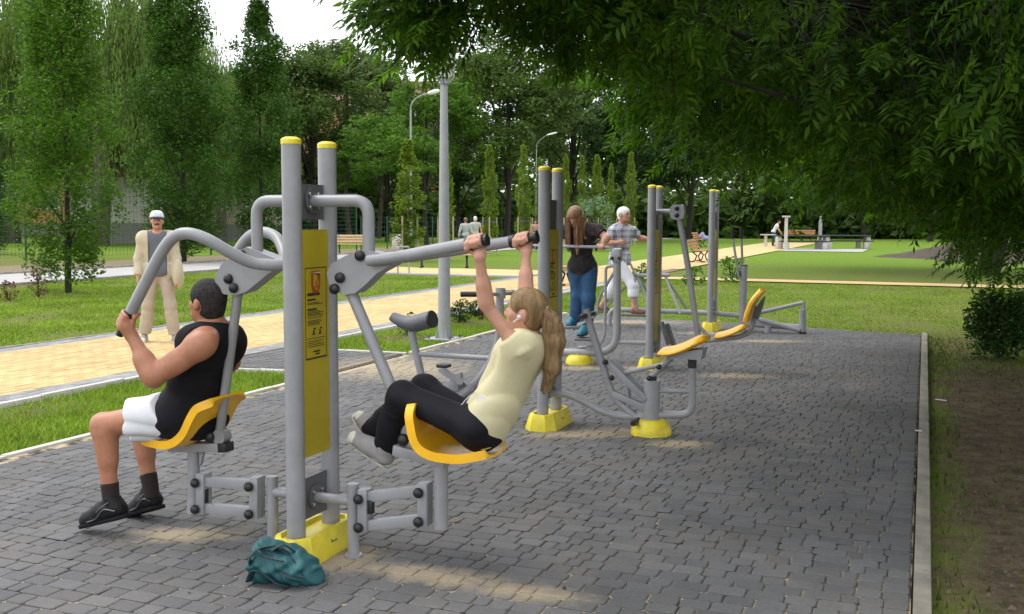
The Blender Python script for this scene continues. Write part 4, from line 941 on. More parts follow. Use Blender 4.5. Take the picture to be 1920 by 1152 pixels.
far('linden_tree', pk, 1390, 96, 1.05, 'dark green linden behind the far lawn left of the tables')
far('conifer_tree', pd, 1500, 104, 1.1, 'dark dense tree behind the tables with the tall posts')
far('linden_tree', pk, 1620, 92, 1.05, 'linden in deep shade right of the far tables')
far('conifer_tree', pd, 1745, 84, 1.0, 'dark tree behind the earth mound')
far('conifer_tree', pd, 1890, 74, 1.0, 'dark tree at the far right behind the mound')
far('oak_tree', po, 500, 92, 1.0, 'oak hidden behind the forked columnar tree')
far('linden_tree', pk, 420, 96, 1.0, 'linden far behind the second willow')
far('conifer_tree', pd, 860, 92, .95, 'dark tree between the lamp post and the walking couple')
far('grey_tree', pg, 1030, 98, 1.0, 'grey-green tree far behind the young trees')
far('oak_tree', po, 250, 98, 1.0, 'oak far behind the white building')
far('linden_tree', pk, 80, 92, 1.0, 'linden behind the willow at the far left')
far('linden_tree', pk, -60, 80, 1.05, 'linden beyond the left end of the fence')
far('oak_tree', po, 1960, 60, 1.0, 'oak at the far right beyond the shaded lawn')
far('lime_tree', pl, 660, 95, 1.0, 'bright low tree far behind the grey twin posts')
far('conifer_tree', pd, 600, 100, .9, 'dark tree far behind the nearest machine')
far('conifer_tree', pd, 750, 102, .9, 'dark tree behind the arm street lamp')
# low dense wood behind everything
L_WOOD = leafmat('woodland_leaf', (.038, .078, .018), (.092, .150, .036), .25)
def wood():
    n = 4000; px = RN.uniform(-500, 2500, n); d = RN.uniform(104, 140, n); cl = []
    for x, dd in zip(px, d): q = D(x, 430, dd); cl.append((q.x, q.y, RN.uniform(0, 9 if 560 < x < 1000 else 11)))
    for x, dd in zip(RN.uniform(-500, 2500, 3200), RN.uniform(94, 104, 3200)): q = D(x, 430, dd); cl.append((q.x, q.y, RN.uniform(-.3, 3.6)))
    V, F = clumps_to_leaves(cl, 17, 1.9, .95)
    o = link('woods', npmesh('woods', V, F, L_WOOD)); tag(o, 'dark wood closing off the far side of the park', None, None, 'stuff')
wood()
# ---- young columnar trees with stakes
py = [tree_proto('young_hornbeam_%d' % i, columnar(5.2, 1.0, 7600, .105, 60 + i, base=.5, per=24), L_YNG, BARKL) for i in range(3)]
STAKE = mat('pale_stake_wood', (.42, .33, .20), .85, var=.2, scale=20)
YT = [(765, 489, 265, 1.7, 'widest young column tree with stakes, left of the tall lamp post'), (838, 487, 290, 1.0, 'young column tree half hidden by the tall lamp post'), (918, 478, 272, 1.0, 'young column tree just right of the strolling couple'),
      (981, 472, 275, .95, 'young column tree second right of the strolling couple'), (1010, 466, 298, .8, 'short young column tree left of the second machine posts'), (1060, 466, 290, .8, 'young column tree directly behind the second machine posts'),
      (1090, 466, 294, .75, 'young column tree above the long-haired woman'), (1118, 466, 292, 1.0, 'young column tree left of the white-haired man'), (1144, 464, 306, .75, 'shorter young column tree above the white-haired man'), (1181, 463, 288, .95, 'young column tree right of the white-haired man')]
for i, (px, yb, yt, ws, lb) in enumerate(YT):
    q = G(px, yb); d = q.y; top = D(px, yt, d).z; s = top / 5.2; pr_ = py[i % 3]
    t = thing('young_tree', lb, 'young tree', (q.x, q.y, -.03), 'young staked column trees', i * 1.3); c = link('crown', pr_[0], t); c.scale = (ws * s * .78, ws * s * .78, s); tag(c, None, None, None, 'stuff'); k = link('trunk', pr_[1], t); k.scale = (s, s, s)
    stake = None
    for j in range(3):
        a = 2.1 * j; mb = MB(); mb.tube([(.38 * math.cos(a), .38 * math.sin(a), 0), (.36 * math.cos(a), .36 * math.sin(a), 1.75)], .035, 8); link('stake', mb.mesh('stake', STAKE), t)
    mb = MB(); mb.box((0, .18, 1.55), (.7, .03, .06)); mb.box((-.18, 0, 1.5), (.03, .6, .06)); link('brace', mb.mesh('brace', DARKST), t)
# ---- shrubs
def bush(name, loc, h, w, n, size, lm, label, cat='shrub', group=None, seed=1, per=30):
    r = np.random.default_rng(seed); k = max(4, n // per); z = r.uniform(.1, 1, k); rad = w / 2 * np.sqrt(np.clip(1 - (z - .45) ** 2 * 2.4, .1, 1)) * np.sqrt(r.uniform(.1, 1, k)); a = r.uniform(0, 6.28, k)
    cl = np.stack([rad * np.cos(a), rad * np.sin(a), z * h * .92], 1); V, F = clumps_to_leaves(cl, per, min(h, w) * .17, size)
    t = thing(name, label, cat, loc, group); o = link('foliage', npmesh('foliage', V, F, lm), t); tag(o, None, None, None, 'stuff')
    mb = MB()
    for c in cl[:12]: mb.tube([(0, 0, 0), tuple(c * np.array((.5, .5, .7))), tuple(c)], [.014 * w, .004], 5)
    link('stem', mb.mesh('stem', BARKD), t); return t
bush('dark_bush', XY(G(1872, 668), -.03), .86, .72, 6500, .05, L_BSH, 'dense dark bush on the bare soil at the right edge', seed=3)
bush('dark_bush', XY(G(1935, 640), -.03), .8, .7, 2400, .05, L_BSH, 'smaller dark bush behind the one on the bare soil', seed=4)
bush('barberry', XY(G(16, 562), -.03), .42, .35, 260, .05, L_RED, 'reddish barberry shrub at the far left of the lawn', group='reddish shrubs on the lawn', seed=5, per=8)
bush('barberry', XY(G(72, 556), -.03), .62, .42, 300, .05, L_RED, 'taller reddish barberry shrub left of the bright columnar tree', group='reddish shrubs on the lawn', seed=6, per=8)
bush('garden_shrub', XY(G(862, 604), -.03), .38, .34, 900, .04, L_BSH, 'small green shrub just right of the tall lamp post', group='shrubs by the lamp post', seed=7)
bush('garden_shrub', XY(G(893, 594), -.03), .32, .36, 800, .04, L_BSH, 'small green shrub behind the girl\'s raised arm', group='shrubs by the lamp post', seed=8)
bush('garden_shrub', XY(G(905, 598), -.03), .16, .3, 260, .035, L_RED, 'low red-leaved plant beside the small green shrubs', group='shrubs by the lamp post', seed=9)
bush('garden_shrub', XY(G(768, 628), -.03), .34, .5, 140, .05, L_BSH, 'sparse little plant behind the bike saddle', group='shrubs by the lamp post', seed=10, per=8)
bush('garden_shrub', XY(G(1205, 528), -.03), .55, .5, 240, .09, L_LIM, 'thin leafy plant by the path left of the third machine', group='small plants along the path', seed=11, per=8)
bush('garden_shrub', XY(G(1300, 532), -.03), .5, .6, 240, .09, L_LIM, 'thin leafy plant by the path between the machines', group='small plants along the path', seed=12, per=8)
bush('garden_shrub', XY(G(1372, 527), -.03), .7, .7, 260, .11, L_LIM, 'light green sapling beside the swing column', group='small plants along the path', seed=13, per=8)
bush('garden_shrub', XY(G(1364, 448), -.03), 1.1, .9, 300, .18, L_LIM, 'light green sapling across the path near the benches', group='small plants along the path', seed=14, per=8)
bush('silver_tree', XY(G(1118, 470), -.03), 3.0, 2.2, 1800, .14, leafmat('silver_leaf', (.10, .16, .10), (.18, .25, .16), .25), 'pale silvery bushy tree behind the white-haired man', 'tree', seed=15)
bush('hedge_row', XY(G(1400, 434), -.03), 1.2, 14, 5000, .3, L_RED, 'low reddish hedge across the far lawn', 'hedge', seed=16)
MULCH = mat('mulch', (.11, .07, .045), .95, var=.5, scale=30, bump=.9, bscale=60)
for (px, yy, r, lb) in ((872, 603, .62, 'round mulch bed under the small shrubs by the lamp post'), (760, 631, .6, 'round mulch bed under the sparse plant behind the saddle')):
    c = G(px, yy); mb = MB(); mb.lathe((0, 0, -.04), [(r * 1.3, 0), (r, .018), (r * .5, .032), (.01, .036)], 24); o = link('mulch_bed', mb.mesh('mulch_bed', MULCH), None, (c.x, c.y, 0)); o.scale = (1, .8, 1); tag(o, lb, None, None, 'structure')
# ---- big ash: trunk outside the frame on the right, limbs and drooping leaves over the yard
def ash():
    base = Vector((8.2, 8.5, 0)); limbs = []; r = np.random.default_rng(9); tw = []
    zx, zz = [-1.2, -.4, .5, 1.1, 1.7, 2.3, 2.9, 3.6, 5, 9], [2.98, 2.95, 2.60, 2.14, 1.86, 1.73, 1.64, 1.48, 1.2, 1.2]
    def low(x, y): return np.interp(x, zx, zz) + .012 * (y - 7) + .11 * math.sin(x * 2.1 + y * 1.3) + .08 * math.sin(x * 5.3 - y * 2.2)
    main = [[base + Vector((0, 0, 1.8)), (6, 8.0, 3.4), (4.0, 7.4, 3.15), (2.3, 6.9, 3.05), (.9, 6.6, 3.02), (-.5, 6.3, 3.0)],
            [base + Vector((0, 0, 2.1)), (6.6, 9, 3.6), (5.0, 9.2, 3.5), (3.4, 9.0, 3.3), (1.6, 8.6, 3.35), (.3, 8.2, 3.3)],
            [base + Vector((0, 0, 2.4)), (7, 6.6, 4.2), (5, 5.6, 4.3), (3, 5.1, 4.1), (1.2, 4.6, 3.9)],
            [base + Vector((0, 0, 2.6)), (7.6, 6, 4.6), (6.4, 3, 4.9), (5, .5, 4.6), (3.4, -2, 4.3)],
            [base + Vector((0, 0, 1.9)), (7.4, 10.6, 3.4), (6.2, 12.5, 3.3), (4.4, 13.3, 3.0), (3.0, 13.2, 2.8)],
            [base + Vector((0, 0, 1.6)), (6.8, 8.6, 2.6), (5.4, 8.3, 2.5), (4.1, 7.8, 2.3), (3.1, 7.3, 2.2)],
            [base + Vector((0, 0, 1.5)), (7, 10.5, 2.4), (5.8, 11.6, 2.3), (4.9, 12.2, 2.0)]]
    for i, m in enumerate(main): limbs.append((m, .12 if i in (0,) else .095, .016))
    for m in ([(4.2, 7.6, 2.5), (2.7, 6.9, 2.42), (1.75, 6.5, 2.62), (1.1, 6.25, 2.82), (.3, 6.0, 3.0)], [(4.2, 7.6, 2.5), (3.0, 6.8, 2.1), (1.9, 6.3, 2.3), (1.2, 6.1, 2.45)]): limbs.append((m, .034, .009))
    limbs.append(([base, base + Vector((.05, .1, 1.4)), base + Vector((0, 0, 3)), base + Vector((.4, .3, 6))], .34, .16))
    nodes_ = []                                     # where twigs start: along the outer parts of the limbs
    for m in main:
        sp = smooth_path(m, 8); nodes_ += [np.array(p) for p in sp[8:]]
    nodes_ = np.array(nodes_)
    # spray tips fill the hanging crown
    tips = []
    def fill(n, x0, x1, y0, y1, dz0, dz1, ok=None, floor=None):
        k = 0
        while k < n:
            x, y = r.uniform(x0, x1), r.uniform(y0, y1)
            if ok and not ok(x, y): continue
            z = low(x, y) + .16 + (dz1 - dz0) * r.uniform(0, 1) ** 1.15 + dz0 if floor is None else r.uniform(*floor)
            g = math.sin(2.6 * x + 1.1 * y) + math.sin(5.1 * z + 1.9 * x - .4 * y) + math.sin(2.3 * y - 3.4 * z + .7 * x)      # boughs with gaps between them
            if floor is None and g < (-.05 if x < 2.2 else -.9) + r.uniform(-.5, .5): continue
            tips.append((x, y, z)); k += 1
    fill(340, -1.0, .6, 5.2, 7.6, 0, 1.1, lambda x, y: x > -1.0 + .3 * abs(y - 6.2) + r.uniform(0, .8) * (x < -.2))
    fill(700, .3, 2.2, 5.0, 10.0, 0, 1.5)
    fill(1300, 2.0, 4.6, 5.2, 13.5, .0, 2.1, lambda x, y: x > 1.0 + .16 * y)
    fill(1900, 3.4, 9.5, 5.5, 15.5, .1, 2.6, lambda x, y: x > .33 * y)
    fill(80, -.93, -.3, 5.7, 6.9, 0, 0, lambda x, y: x > -.93 + r.uniform(0, .5), (2.66, 3.05))
    fill(240, 1.2, 4.5, 5, 10, 0, 0, None, (2.95, 3.8)); fill(170, 3.5, 6.8, 8.3, 13.5, 0, 0, lambda x, y: x > .42 * y, (1.0, 1.8)); fill(600, .6, 9, -4, 5.2, 0, 0, None, (3.1, 4.9)); fill(1300, 2.6, 9, -4, 5.0, 0, 0, lambda x, y: x > 1.2 + .55 * y, (2.0, 4.9))  # last two: unseen foliage round the camera, thickened for its shade
    fill(250, 1.6, 4, 5, 14, 0, 0, None, (3.6, 6.0)); fill(900, 3.4, 10, 5, 16, 0, 0, None, (3.4, 6.0))
    tips = np.array(tips); n = len(tips)
    idx = [int(np.argmin(((nodes_ - t) ** 2 * np.array((1, 1, .6))).sum(1))) for t in tips]
    A = nodes_[idx]; per = 5
    mb = MB()
    for m, a, b in limbs: mb.tube(smooth_path(m, 5), [a, b], 9)
    TV, TF = [], []                                 # thin twigs as 3-sided tubes
    mid = (A + tips) / 2 + np.array((0, 0, .02)) + (tips - A) * np.array((.2, .2, -.15)) + r.normal(0, .06, (n, 3))
    for (p, q, w0, w1) in ((A, mid, .0075, .0045), (mid, tips, .0045, .002)):
        d = q - p; d /= np.linalg.norm(d, axis=1)[:, None] + 1e-9; s = np.cross(d, np.array((.3, .2, 1.0))); s /= np.linalg.norm(s, axis=1)[:, None]; u = np.cross(s, d)
        ring = lambda c, w: [c + s * w, c - s * w * .5 + u * w * .87, c - s * w * .5 - u * w * .87]
        V = np.stack(ring(p, w0) + ring(q, w1), 1).reshape(-1, 3); i = np.arange(n)[:, None] * 6 + sum(len(x) for x in TV)
        TV.append(V); TF += [i + np.array(f) for f in ((0, 1, 4, 3), (1, 2, 5, 4), (2, 0, 3, 5))]
    # compound leaves: 9 to 11 pointed leaflets on a drooping stalk
    NL = 11; lv, lf = [], []
    for k in range(per):
        t = .45 + .55 * (k + r.uniform(0, .9, n)) / per; P = mid + (tips - mid) * t[:, None] + r.normal(0, .07, (n, 3))
        ax = (tips - A); ax[:, 2] *= .4; ax /= np.linalg.norm(ax, axis=1)[:, None] + 1e-9
        side = np.cross(ax, np.array((0, 0, 1.0))); sg = np.where(r.uniform(0, 1, n) < .5, -1, 1)[:, None]
        D0 = ax * r.uniform(.3, .9, (n, 1)) + np.array((-.45, -.12, 0)) * r.uniform(.2, 1.2, (n, 1)) + side * sg * r.uniform(.1, .8, (n, 1)) + np.array((-.28, -.1, -.20)) + r.normal(0, .24, (n, 3)); D0 /= np.linalg.norm(D0, axis=1)[:, None]
        S0 = np.cross(D0, np.array((0, 0, 1.0)) + r.normal(0, .35, (n, 3))); S0 /= np.linalg.norm(S0, axis=1)[:, None]; U0 = np.cross(S0, D0)
        Ls = r.uniform(.15, .245, n)[:, None]
        for j in range(NL):
            f = 1.0 if j == NL - 1 else .22 + .16 * (j // 2); sd = 0 if j == NL - 1 else (-1 if j % 2 else 1)
            b = P + D0 * Ls * f - U0 * Ls * .22 * f * f
            ld = D0 * (1.0 if sd == 0 else .55) + S0 * sd * .85 - U0 * .35 + r.normal(0, .12, (n, 3)); ld /= np.linalg.norm(ld, axis=1)[:, None]
            lw = np.cross(ld, U0); lw /= np.linalg.norm(lw, axis=1)[:, None] + 1e-9; ln = Ls * (.36 + .06 * (1 if sd == 0 else math.sin(f * 3.1))); w = ln * .135
            dn = np.cross(lw, ld)
            lv.append(np.stack([b, b + ld * ln * .42 + lw * w * 1.1 + dn * ln * .05, b + ld * ln, b + ld * ln * .42 - lw * w * 1.1 + dn * ln * .05], 1).reshape(-1, 3))
            i = (np.arange(n) * 4)[:, None] + n * 4 * (len(lv) - 1); lf += [i + np.array(x) for x in ((0, 1, 2), (0, 2, 3))]
    t = thing('ash_tree', 'large ash tree whose dark drooping branches hang over the right of the yard', 'tree', base)
    og = A3(base)
    V = np.concatenate(lv) - og; F = np.concatenate(lf); o = link('crown', npmesh('ash_crown', V, F, L_ASH), t); tag(o, None, None, None, 'stuff')
    V = np.concatenate(TV) - og; F = np.concatenate(TF); o = link('twigs', npmesh('ash_twigs', V, F, BARKD), t); tag(o, None, None, None, 'stuff')
    part('trunk', mb, BARKD, t, split=False)
    return n * per * NL * 4
print('ash tris', ash())
# second shade tree standing on the far right lawn
pa = tree_proto('shade_tree', broad(11, 17, 42000, .26, 71, base=.12, trunk=.38, flat=.6, clr=.2), L_OAK, BARKD)
q = G(1850, 514); plant_tree('shade_tree', pa, (q.x, q.y, -.03), 'wide low-branched tree with a thick dark trunk on the shaded lawn at right', 'tree', None, 1.0, .3)
plant_tree('shade_tree', pa, (q.x + 7, q.y - 11, -.03), 'added wide low-branched tree right of the dark bush, mostly unseen, to shade the lawn', 'tree', None, .9, 2.3)  # added mostly out of view for the shade it throws
# ================================================================ PEOPLE
SKIN = mat('tanned_skin', (.38, .16, .088), .46, var=.14, scale=26, bump=.12, bscale=260); SKINP = mat('fair_skin', (.53, .275, .19), .48, var=.12, scale=26, bump=.10, bscale=260)
SKINO = mat('ruddy_skin', (.50, .24, .16), .5, var=.10, scale=18, bump=.06, bscale=220)
HAIRD = mat('greying_dark_hair', (.016, .013, .012), .7, spec=.12, var=.3, scale=60, bump=.5, bscale=260, col2=(.055, .05, .048)); HAIRB = mat('fair_hair', (.13, .072, .028), .42, spec=.35, var=.35, scale=30, bump=.6, bscale=200, stretch=(1, 1, .18), col2=(.33, .215, .10))
HAIRR = mat('auburn_hair', (.15, .065, .03), .45, var=.4, scale=40, bump=.6, bscale=200, stretch=(1, 1, .15), col2=(.33, .17, .08)); HAIRW = mat('white_hair', (.72, .70, .66), .6, var=.1, scale=40, bump=.4, bscale=200)
CBLK = mat('black_cotton', (.010, .010, .013), .9, var=.3, scale=12, bump=.15, bscale=300, spec=.2); CWHT = mat('white_cotton', (.64, .65, .68), .9, var=.06, scale=9, bump=.2, bscale=250, spec=.2)
CYEL = mat('pale_yellow_cotton', (.66, .60, .38), .9, var=.07, scale=9, bump=.2, bscale=260, spec=.2); CLEG = mat('black_leggings', (.007, .007, .011), .75, var=.3, scale=15, bump=.1, bscale=300, spec=.25)
CSOCK = mat('dark_brown_sock', (.022, .014, .013), .95, var=.2, scale=40); SHOEB = mat('black_trainer', (.006, .0065, .008), .6, var=.5, scale=60, bump=.5, bscale=90, spec=.25); SOLEB = mat('black_sole', (.008, .008, .009), .7, spec=.2)
SHOEG = mat('grey_canvas', (.27, .26, .255), .85, var=.12, scale=30, bump=.2, bscale=300); SOLEW = mat('offwhite_sole', (.66, .62, .52), .7, var=.1); CGRY = mat('slate_tshirt', (.13, .14, .165), .9, var=.12, scale=10, spec=.2)
CBEI = mat('cream_jacket', (.50, .44, .32), .9, var=.12, scale=7, bump=.25, bscale=120, spec=.2); CPNT = mat('cream_trousers', (.42, .35, .275), .9, var=.1, scale=7, bump=.2, bscale=150, spec=.2); JEAN = mat('blue_denim', (.035, .085, .17), .9, var=.3, scale=10, bump=.2, bscale=250, spec=.2)
SHOET = mat('teal_trainer', (.02, .15, .22), .6, var=.5, scale=25); EYEW = mat('eye_white', (.7, .68, .65), .3); DARKE = mat('dark_eye', (.02, .015, .01), .3); LIP = mat('lip', (.42, .15, .12), .5)
SANDAL = mat('brown_sandal', (.16, .07, .045), .7, var=.2)
def printed_tee():
    m = bpy.data.materials.new('black_printed_tee'); N, L = nodes(m); b = N['Principled BSDF']
    v = N.new('ShaderNodeTexVoronoi'); v.inputs['Scale'].default_value = 14; tc = N.new('ShaderNodeTexCoord'); L.new(tc.outputs['Object'], v.inputs['Vector'])
    n = posnoise(N, L, 9, 4); c = mixc(N, L, rng_node(N, L, n, .47, .56), (.012, .011, .013), mixc(N, L, rng_node(N, L, v.outputs['Distance'], .1, .5), (.13, .05, .045), (.03, .02, .025)))
    L.new(c, b.inputs['Base Color']); b.inputs['Roughness'].default_value = .9; return m
def plaid():
    m = bpy.data.materials.new('checked_shirt'); N, L = nodes(m); b = N['Principled BSDF']; tc = N.new('ShaderNodeTexCoord'); sp = N.new('ShaderNodeSeparateXYZ'); L.new(tc.outputs['Object'], sp.inputs[0])
    hz = mth(N, L, 'ADD', mth(N, L, 'MULTIPLY', sp.outputs[0], .93), mth(N, L, 'MULTIPLY', sp.outputs[1], -.6))
    def st(x, f, lo): return mth(N, L, 'GREATER_THAN', mth(N, L, 'SINE', mth(N, L, 'MULTIPLY', x, f)), lo)
    s = mth(N, L, 'ADD', mth(N, L, 'MULTIPLY', mth(N, L, 'ADD', st(hz, 70, .2), st(hz, 190, .7)), .3), mth(N, L, 'MULTIPLY', mth(N, L, 'ADD', st(sp.outputs[2], 70, .2), st(sp.outputs[2], 190, .7)), .3))
    c = mixc(N, L, s, (.58, .57, .62), (.045, .05, .11)); L.new(c, b.inputs['Base Color']); b.inputs['Roughness'].default_value = .9; return m
TEEP = printed_tee(); PLAID = plaid()
def V3(*a): return Vector(a)
def lerp(a, b, t): return Vector(a) * (1 - t) + Vector(b) * t
def frame(f, u):
    u = Vector(u).normalized(); f = (Vector(f) - u * Vector(f).dot(u)).normalized(); r = f.cross(u); return f, r, u
def Rm(f, r, u): return np.array([[r.x, f.x, u.x], [r.y, f.y, u.y], [r.z, f.z, u.z]])     # columns: right, forward, up
def grip_hand(P, A, W, rb, s=1.0, nsign=1, idx=1):
    # fist closed round a bar through P with axis A; W = wrist; idx = sign of the index-finger side along A
    P, A, W = Vector(P), Vector(A).normalized(), Vector(W); e1 = P - W; e1 = (e1 - A * e1.dot(A)).normalized(); n = A.cross(e1) * nsign; out = []
    def pt(ang, R, t): a = math.radians(ang); return P + e1 * math.cos(a) * R + n * math.sin(a) * R + A * t
    R = rb + .0095 * s; ln = (.92, 1.0, .97, .8)
    for i, t in enumerate((.030, .010, -.010, -.029)):
        t = t * s * idx; r = .0098 * s * (1 if i < 3 else .88); kn = pt(105, R + .006, t); ang = [72, 22, -38, -38 - 58 * ln[i], -38 - 100 * ln[i]]
        pts = [kn] + [pt(a, R + (.004 if a > 0 else .001), t * (1.06 if a > 50 else 1)) for a in ang]
        for a, b in zip(pts[:-1], pts[1:]): out.append(cap(a, b, r, r * .96, .004))
        out.append(cap(W + A * t * .55 + n * .006, kn, .0135 * s, .0115 * s, .012))
    out.append(cap(W, lerp(W, pt(112, R + .004, 0), .7), .023 * s, .021 * s, .02))
    b0 = lerp(W, pt(150, R, .03 * s * idx), .45) + A * .012 * idx
    for a, b in ((b0, pt(165, R + .006, .045 * s * idx)), (pt(165, R + .006, .045 * s * idx), pt(225, R + .003, .05 * s * idx)), (pt(225, R + .003, .05 * s * idx), pt(282, R, .046 * s * idx))): out.append(cap(a, b, .0125 * s, .0105 * s, .007))
    return out
def open_hand(W, d, pn, s=1.0, side=1, curl=.35):
    # relaxed hand: wrist W, direction d, palm normal pn, side = which way the thumb lies
    W = Vector(W); d = Vector(d).normalized(); pn = (Vector(pn) - d * Vector(pn).dot(d)).normalized(); sd = d.cross(pn) * side; out = []
    for i, (o, l) in enumerate(((.030, .068), (.010, .076), (-.010, .070), (-.028, .054))):
        k = W + d * .085 * s + sd * o * s; out.append(cap(W + sd * o * .5 * s, k, .0145 * s, .0115 * s, .012)); p = k; a = curl * .6
        for j, f in enumerate((.45, .32, .25)):
            q = p + (d * math.cos(a) + pn * math.sin(a)) * l * f * s; out.append(cap(p, q, .0092 * s, .0085 * s, .003)); p = q; a += curl
    b = W + d * .03 * s + sd * .022 * s; m = b + (d * .6 + sd * .55 + pn * .35) * .045 * s; out += [cap(b, m, .014 * s, .011 * s, .008), cap(m, m + (d * .85 + sd * .1 + pn * .4) * .04 * s, .0105 * s, .009 * s, .005)]
    return out
def head_prims(hc, f, u, s=1.0, ear=True):
    f, r, u = frame(f, u); R = Rm(f, r, u); c = Vector(hc); P = lambda x, y, z: c + (r * x + f * y + u * z) * s; o = []
    o += [ell(P(0, -.010, .030), (.076 * s, .096 * s, .084 * s), R, .02), ell(P(0, .018, -.035), (.062 * s, .070 * s, .075 * s), R, .03), cap(P(-.028, .045, -.072), P(.028, .045, -.072), .026 * s, None, .03), cap(P(-.006, .074, -.094), P(.006, .074, -.094), .016 * s, None, .022)]
    o += [cap(P(0, .084, .010), P(0, .103, -.026), .0095 * s, .0125 * s, .012), cap(P(-.013, .088, -.030), P(.013, .088, -.030), .0085 * s, None, .008), cap(P(-.034, .074, .024), P(.034, .074, .024), .011 * s, None, .014)]
    o += [cap(P(-.016, .083, -.058), P(.016, .083, -.058), .0085 * s, None, .008), cap(P(-.014, .081, -.070), P(.014, .081, -.070), .008 * s, None, .008), ell(P(-.045, .052, -.022), (.02 * s, .02 * s, .02 * s), R, .02), ell(P(.045, .052, -.022), (.02 * s, .02 * s, .02 * s), R, .02)]
    if ear:
        for x in (-1, 1): o += [ell(P(x * .078, -.012, -.012), (.010 * s, .020 * s, .031 * s), R, .008)]
    return o, P, (f, r, u, R)
def face_bits(P, fr, s, body, lip=True):
    f, r, u, R = fr
    for x in (-.031, .031):
        mb = MB(); mb.ball(P(x, .0715, .004), .0125 * s, f); e = part('eye', mb, EYEW, body); mb = MB(); mb.lathe(P(x, .0715, .004) + f * .0095 * s, [(.006 * s, 0), (.006 * s, .003 * s)], 10, f); part('iris', mb, DARKE, e)
        mb = MB(); mb.tube([P(x * .45, .0835, .030), P(x * 1.05, .0845, .034), P(x * 1.55, .073, .028)], .0042 * s, 6, True, .6); part('eyebrow', mb, body['_brow'], body)
    if lip:
        mb = MB(); mb.tube([P(-.024, .080, -.064), P(-.009, .0925, -.0625), P(0, .0925, -.064), P(.009, .0925, -.0625), P(.024, .080, -.064)], .0052 * s, 8); part('lips', mb, LIP, body)
def hair_cap(body, hc, f, u, s, m, thick=.007, front=.052, diag=.040, nape=.085, h=.005, extra=(), earcut=.034, disp=None, flare=0):
    f, r, u = frame(f, u); R = Rm(f, r, u); c = Vector(hc); P = lambda x, y, z: c + (r * x + f * y + u * z) * s
    pr_ = [ell(P(0, -.010, .030), ((.076 + thick) * s, (.096 + thick) * s, (.084 + thick) * s), R, .02), ell(P(0, -.030, -.035), ((.064 + thick) * s, (.060 + thick) * s, (.062 + thick) * s), R, .03)] + list(extra)
    dg = (f * .62 - u * .78).normalized(); cl = [(P(0, front + .03, .04), (f * .93 + u * -.36).normalized()), (c + dg * diag * s, dg), (c - u * nape * s, -u)]
    cu = [ell(P(x * .080, -.010, -.022), (.026 * s, earcut * s, (earcut + .006) * s), R) for x in (-1, 1)] if earcut else []
    return sdf_mesh('hair', pr_, h, m, org_of(body), cl, cu, disp or (lambda X, Y, Z: .0012 * np.sin(X * 410) * np.sin(Y * 390 + Z * 120)), body)
def shoe(body, heel, toe, up, m, ms, w=.043, h=.005, ank=None, s=1.0, name='shoe'):
    heel, toe = Vector(heel), Vector(toe); f, r, u = frame(toe - heel, up); L = (toe - heel).length; P = lambda x, y, z: heel + r * x + f * y + u * z; R = Rm(f, r, u)
    pr_ = [cap(P(0, .045 * s, .045 * s), P(0, L * .5, .046 * s), .040 * s, .044 * s, .02), cap(P(0, L * .5, .046 * s), P(0, L - .045 * s, .030 * s), .044 * s, .036 * s, .03), cap(P(.004, L * .6, .032 * s), P(.008, L - .05, .026 * s), .042 * s, .037 * s, .02), cap(P(0, .048 * s, .05 * s), P(0, .064 * s, .10 * s), .041 * s, .038 * s, .015), cap(P(0, .10 * s, .085 * s), P(0, .13 * s, .075 * s), .022 * s, .02 * s, .02)]
    o = sdf_mesh(name, pr_, h, m, org_of(body), [(P(0, 0, .012), -u), (P(0, .05, .108 * s), (u * .95 - f * .30).normalized())], (), None, body)
    sp = [cap(P(0, .045, .012), P(0, L * .5, .012), .043 * s, .038 * s, .02), cap(P(0, L * .5, .012), P(.004, L - .042, .014), .039 * s, .043 * s, .02)]
    q = sdf_mesh('sole', sp, h, ms, org_of(body), [(P(0, 0, 0), -u), (P(0, 0, .022), u)], (), None, o)
    if m is SHOEG:
        sdf_mesh('toe_cap', [cap(P(0, L * .62, .032 * s), P(0, L - .045 * s, .031 * s), .043 * s, .0385 * s, .03)], h, ms, org_of(body), [(P(0, L - .062 * s, .02), -f), (P(0, 0, .012), -u)], (), None, o)
        ln = MB()
        for x in (-1, 1): ln.tube(smooth_path([P(x * .040 * s, .008, .026), P(x * .047 * s, L * .3, .025), P(x * .046 * s, L * .6, .025), P(x * .040 * s, L * .88, .024)], 4), .0022, 5)
        part('sole_line', ln, DARKST, o)
    if m is SHOEB:
        st = MB()
        for x in (-1, 1):
            st.tube(smooth_path([P(x * .044 * s, .03, .05), P(x * .049 * s, L * .3, .062 * s), P(x * .049 * s, L * .5, .036), P(x * .048 * s, L * .7, .028)], 4), .0032, 5); st.tube(smooth_path([P(x * .040 * s, .06, .088 * s), P(x * .046 * s, L * .38, .07 * s), P(x * .046 * s, L * .6, .04)], 4), .0028, 5)
        part('trim', st, DARKST, o)
    lb = MB()
    for k in range(4): y = L * (.42 + .08 * k); lb.tube([P(-.022, y, .083 - .0085 * k), P(0, y + .004, .089 - .0088 * k), P(.022, y, .083 - .0085 * k)], .0035, 5)
    part('laces', lb, SOLEW if m is not SHOEB else DARKST, o, split=False); return o
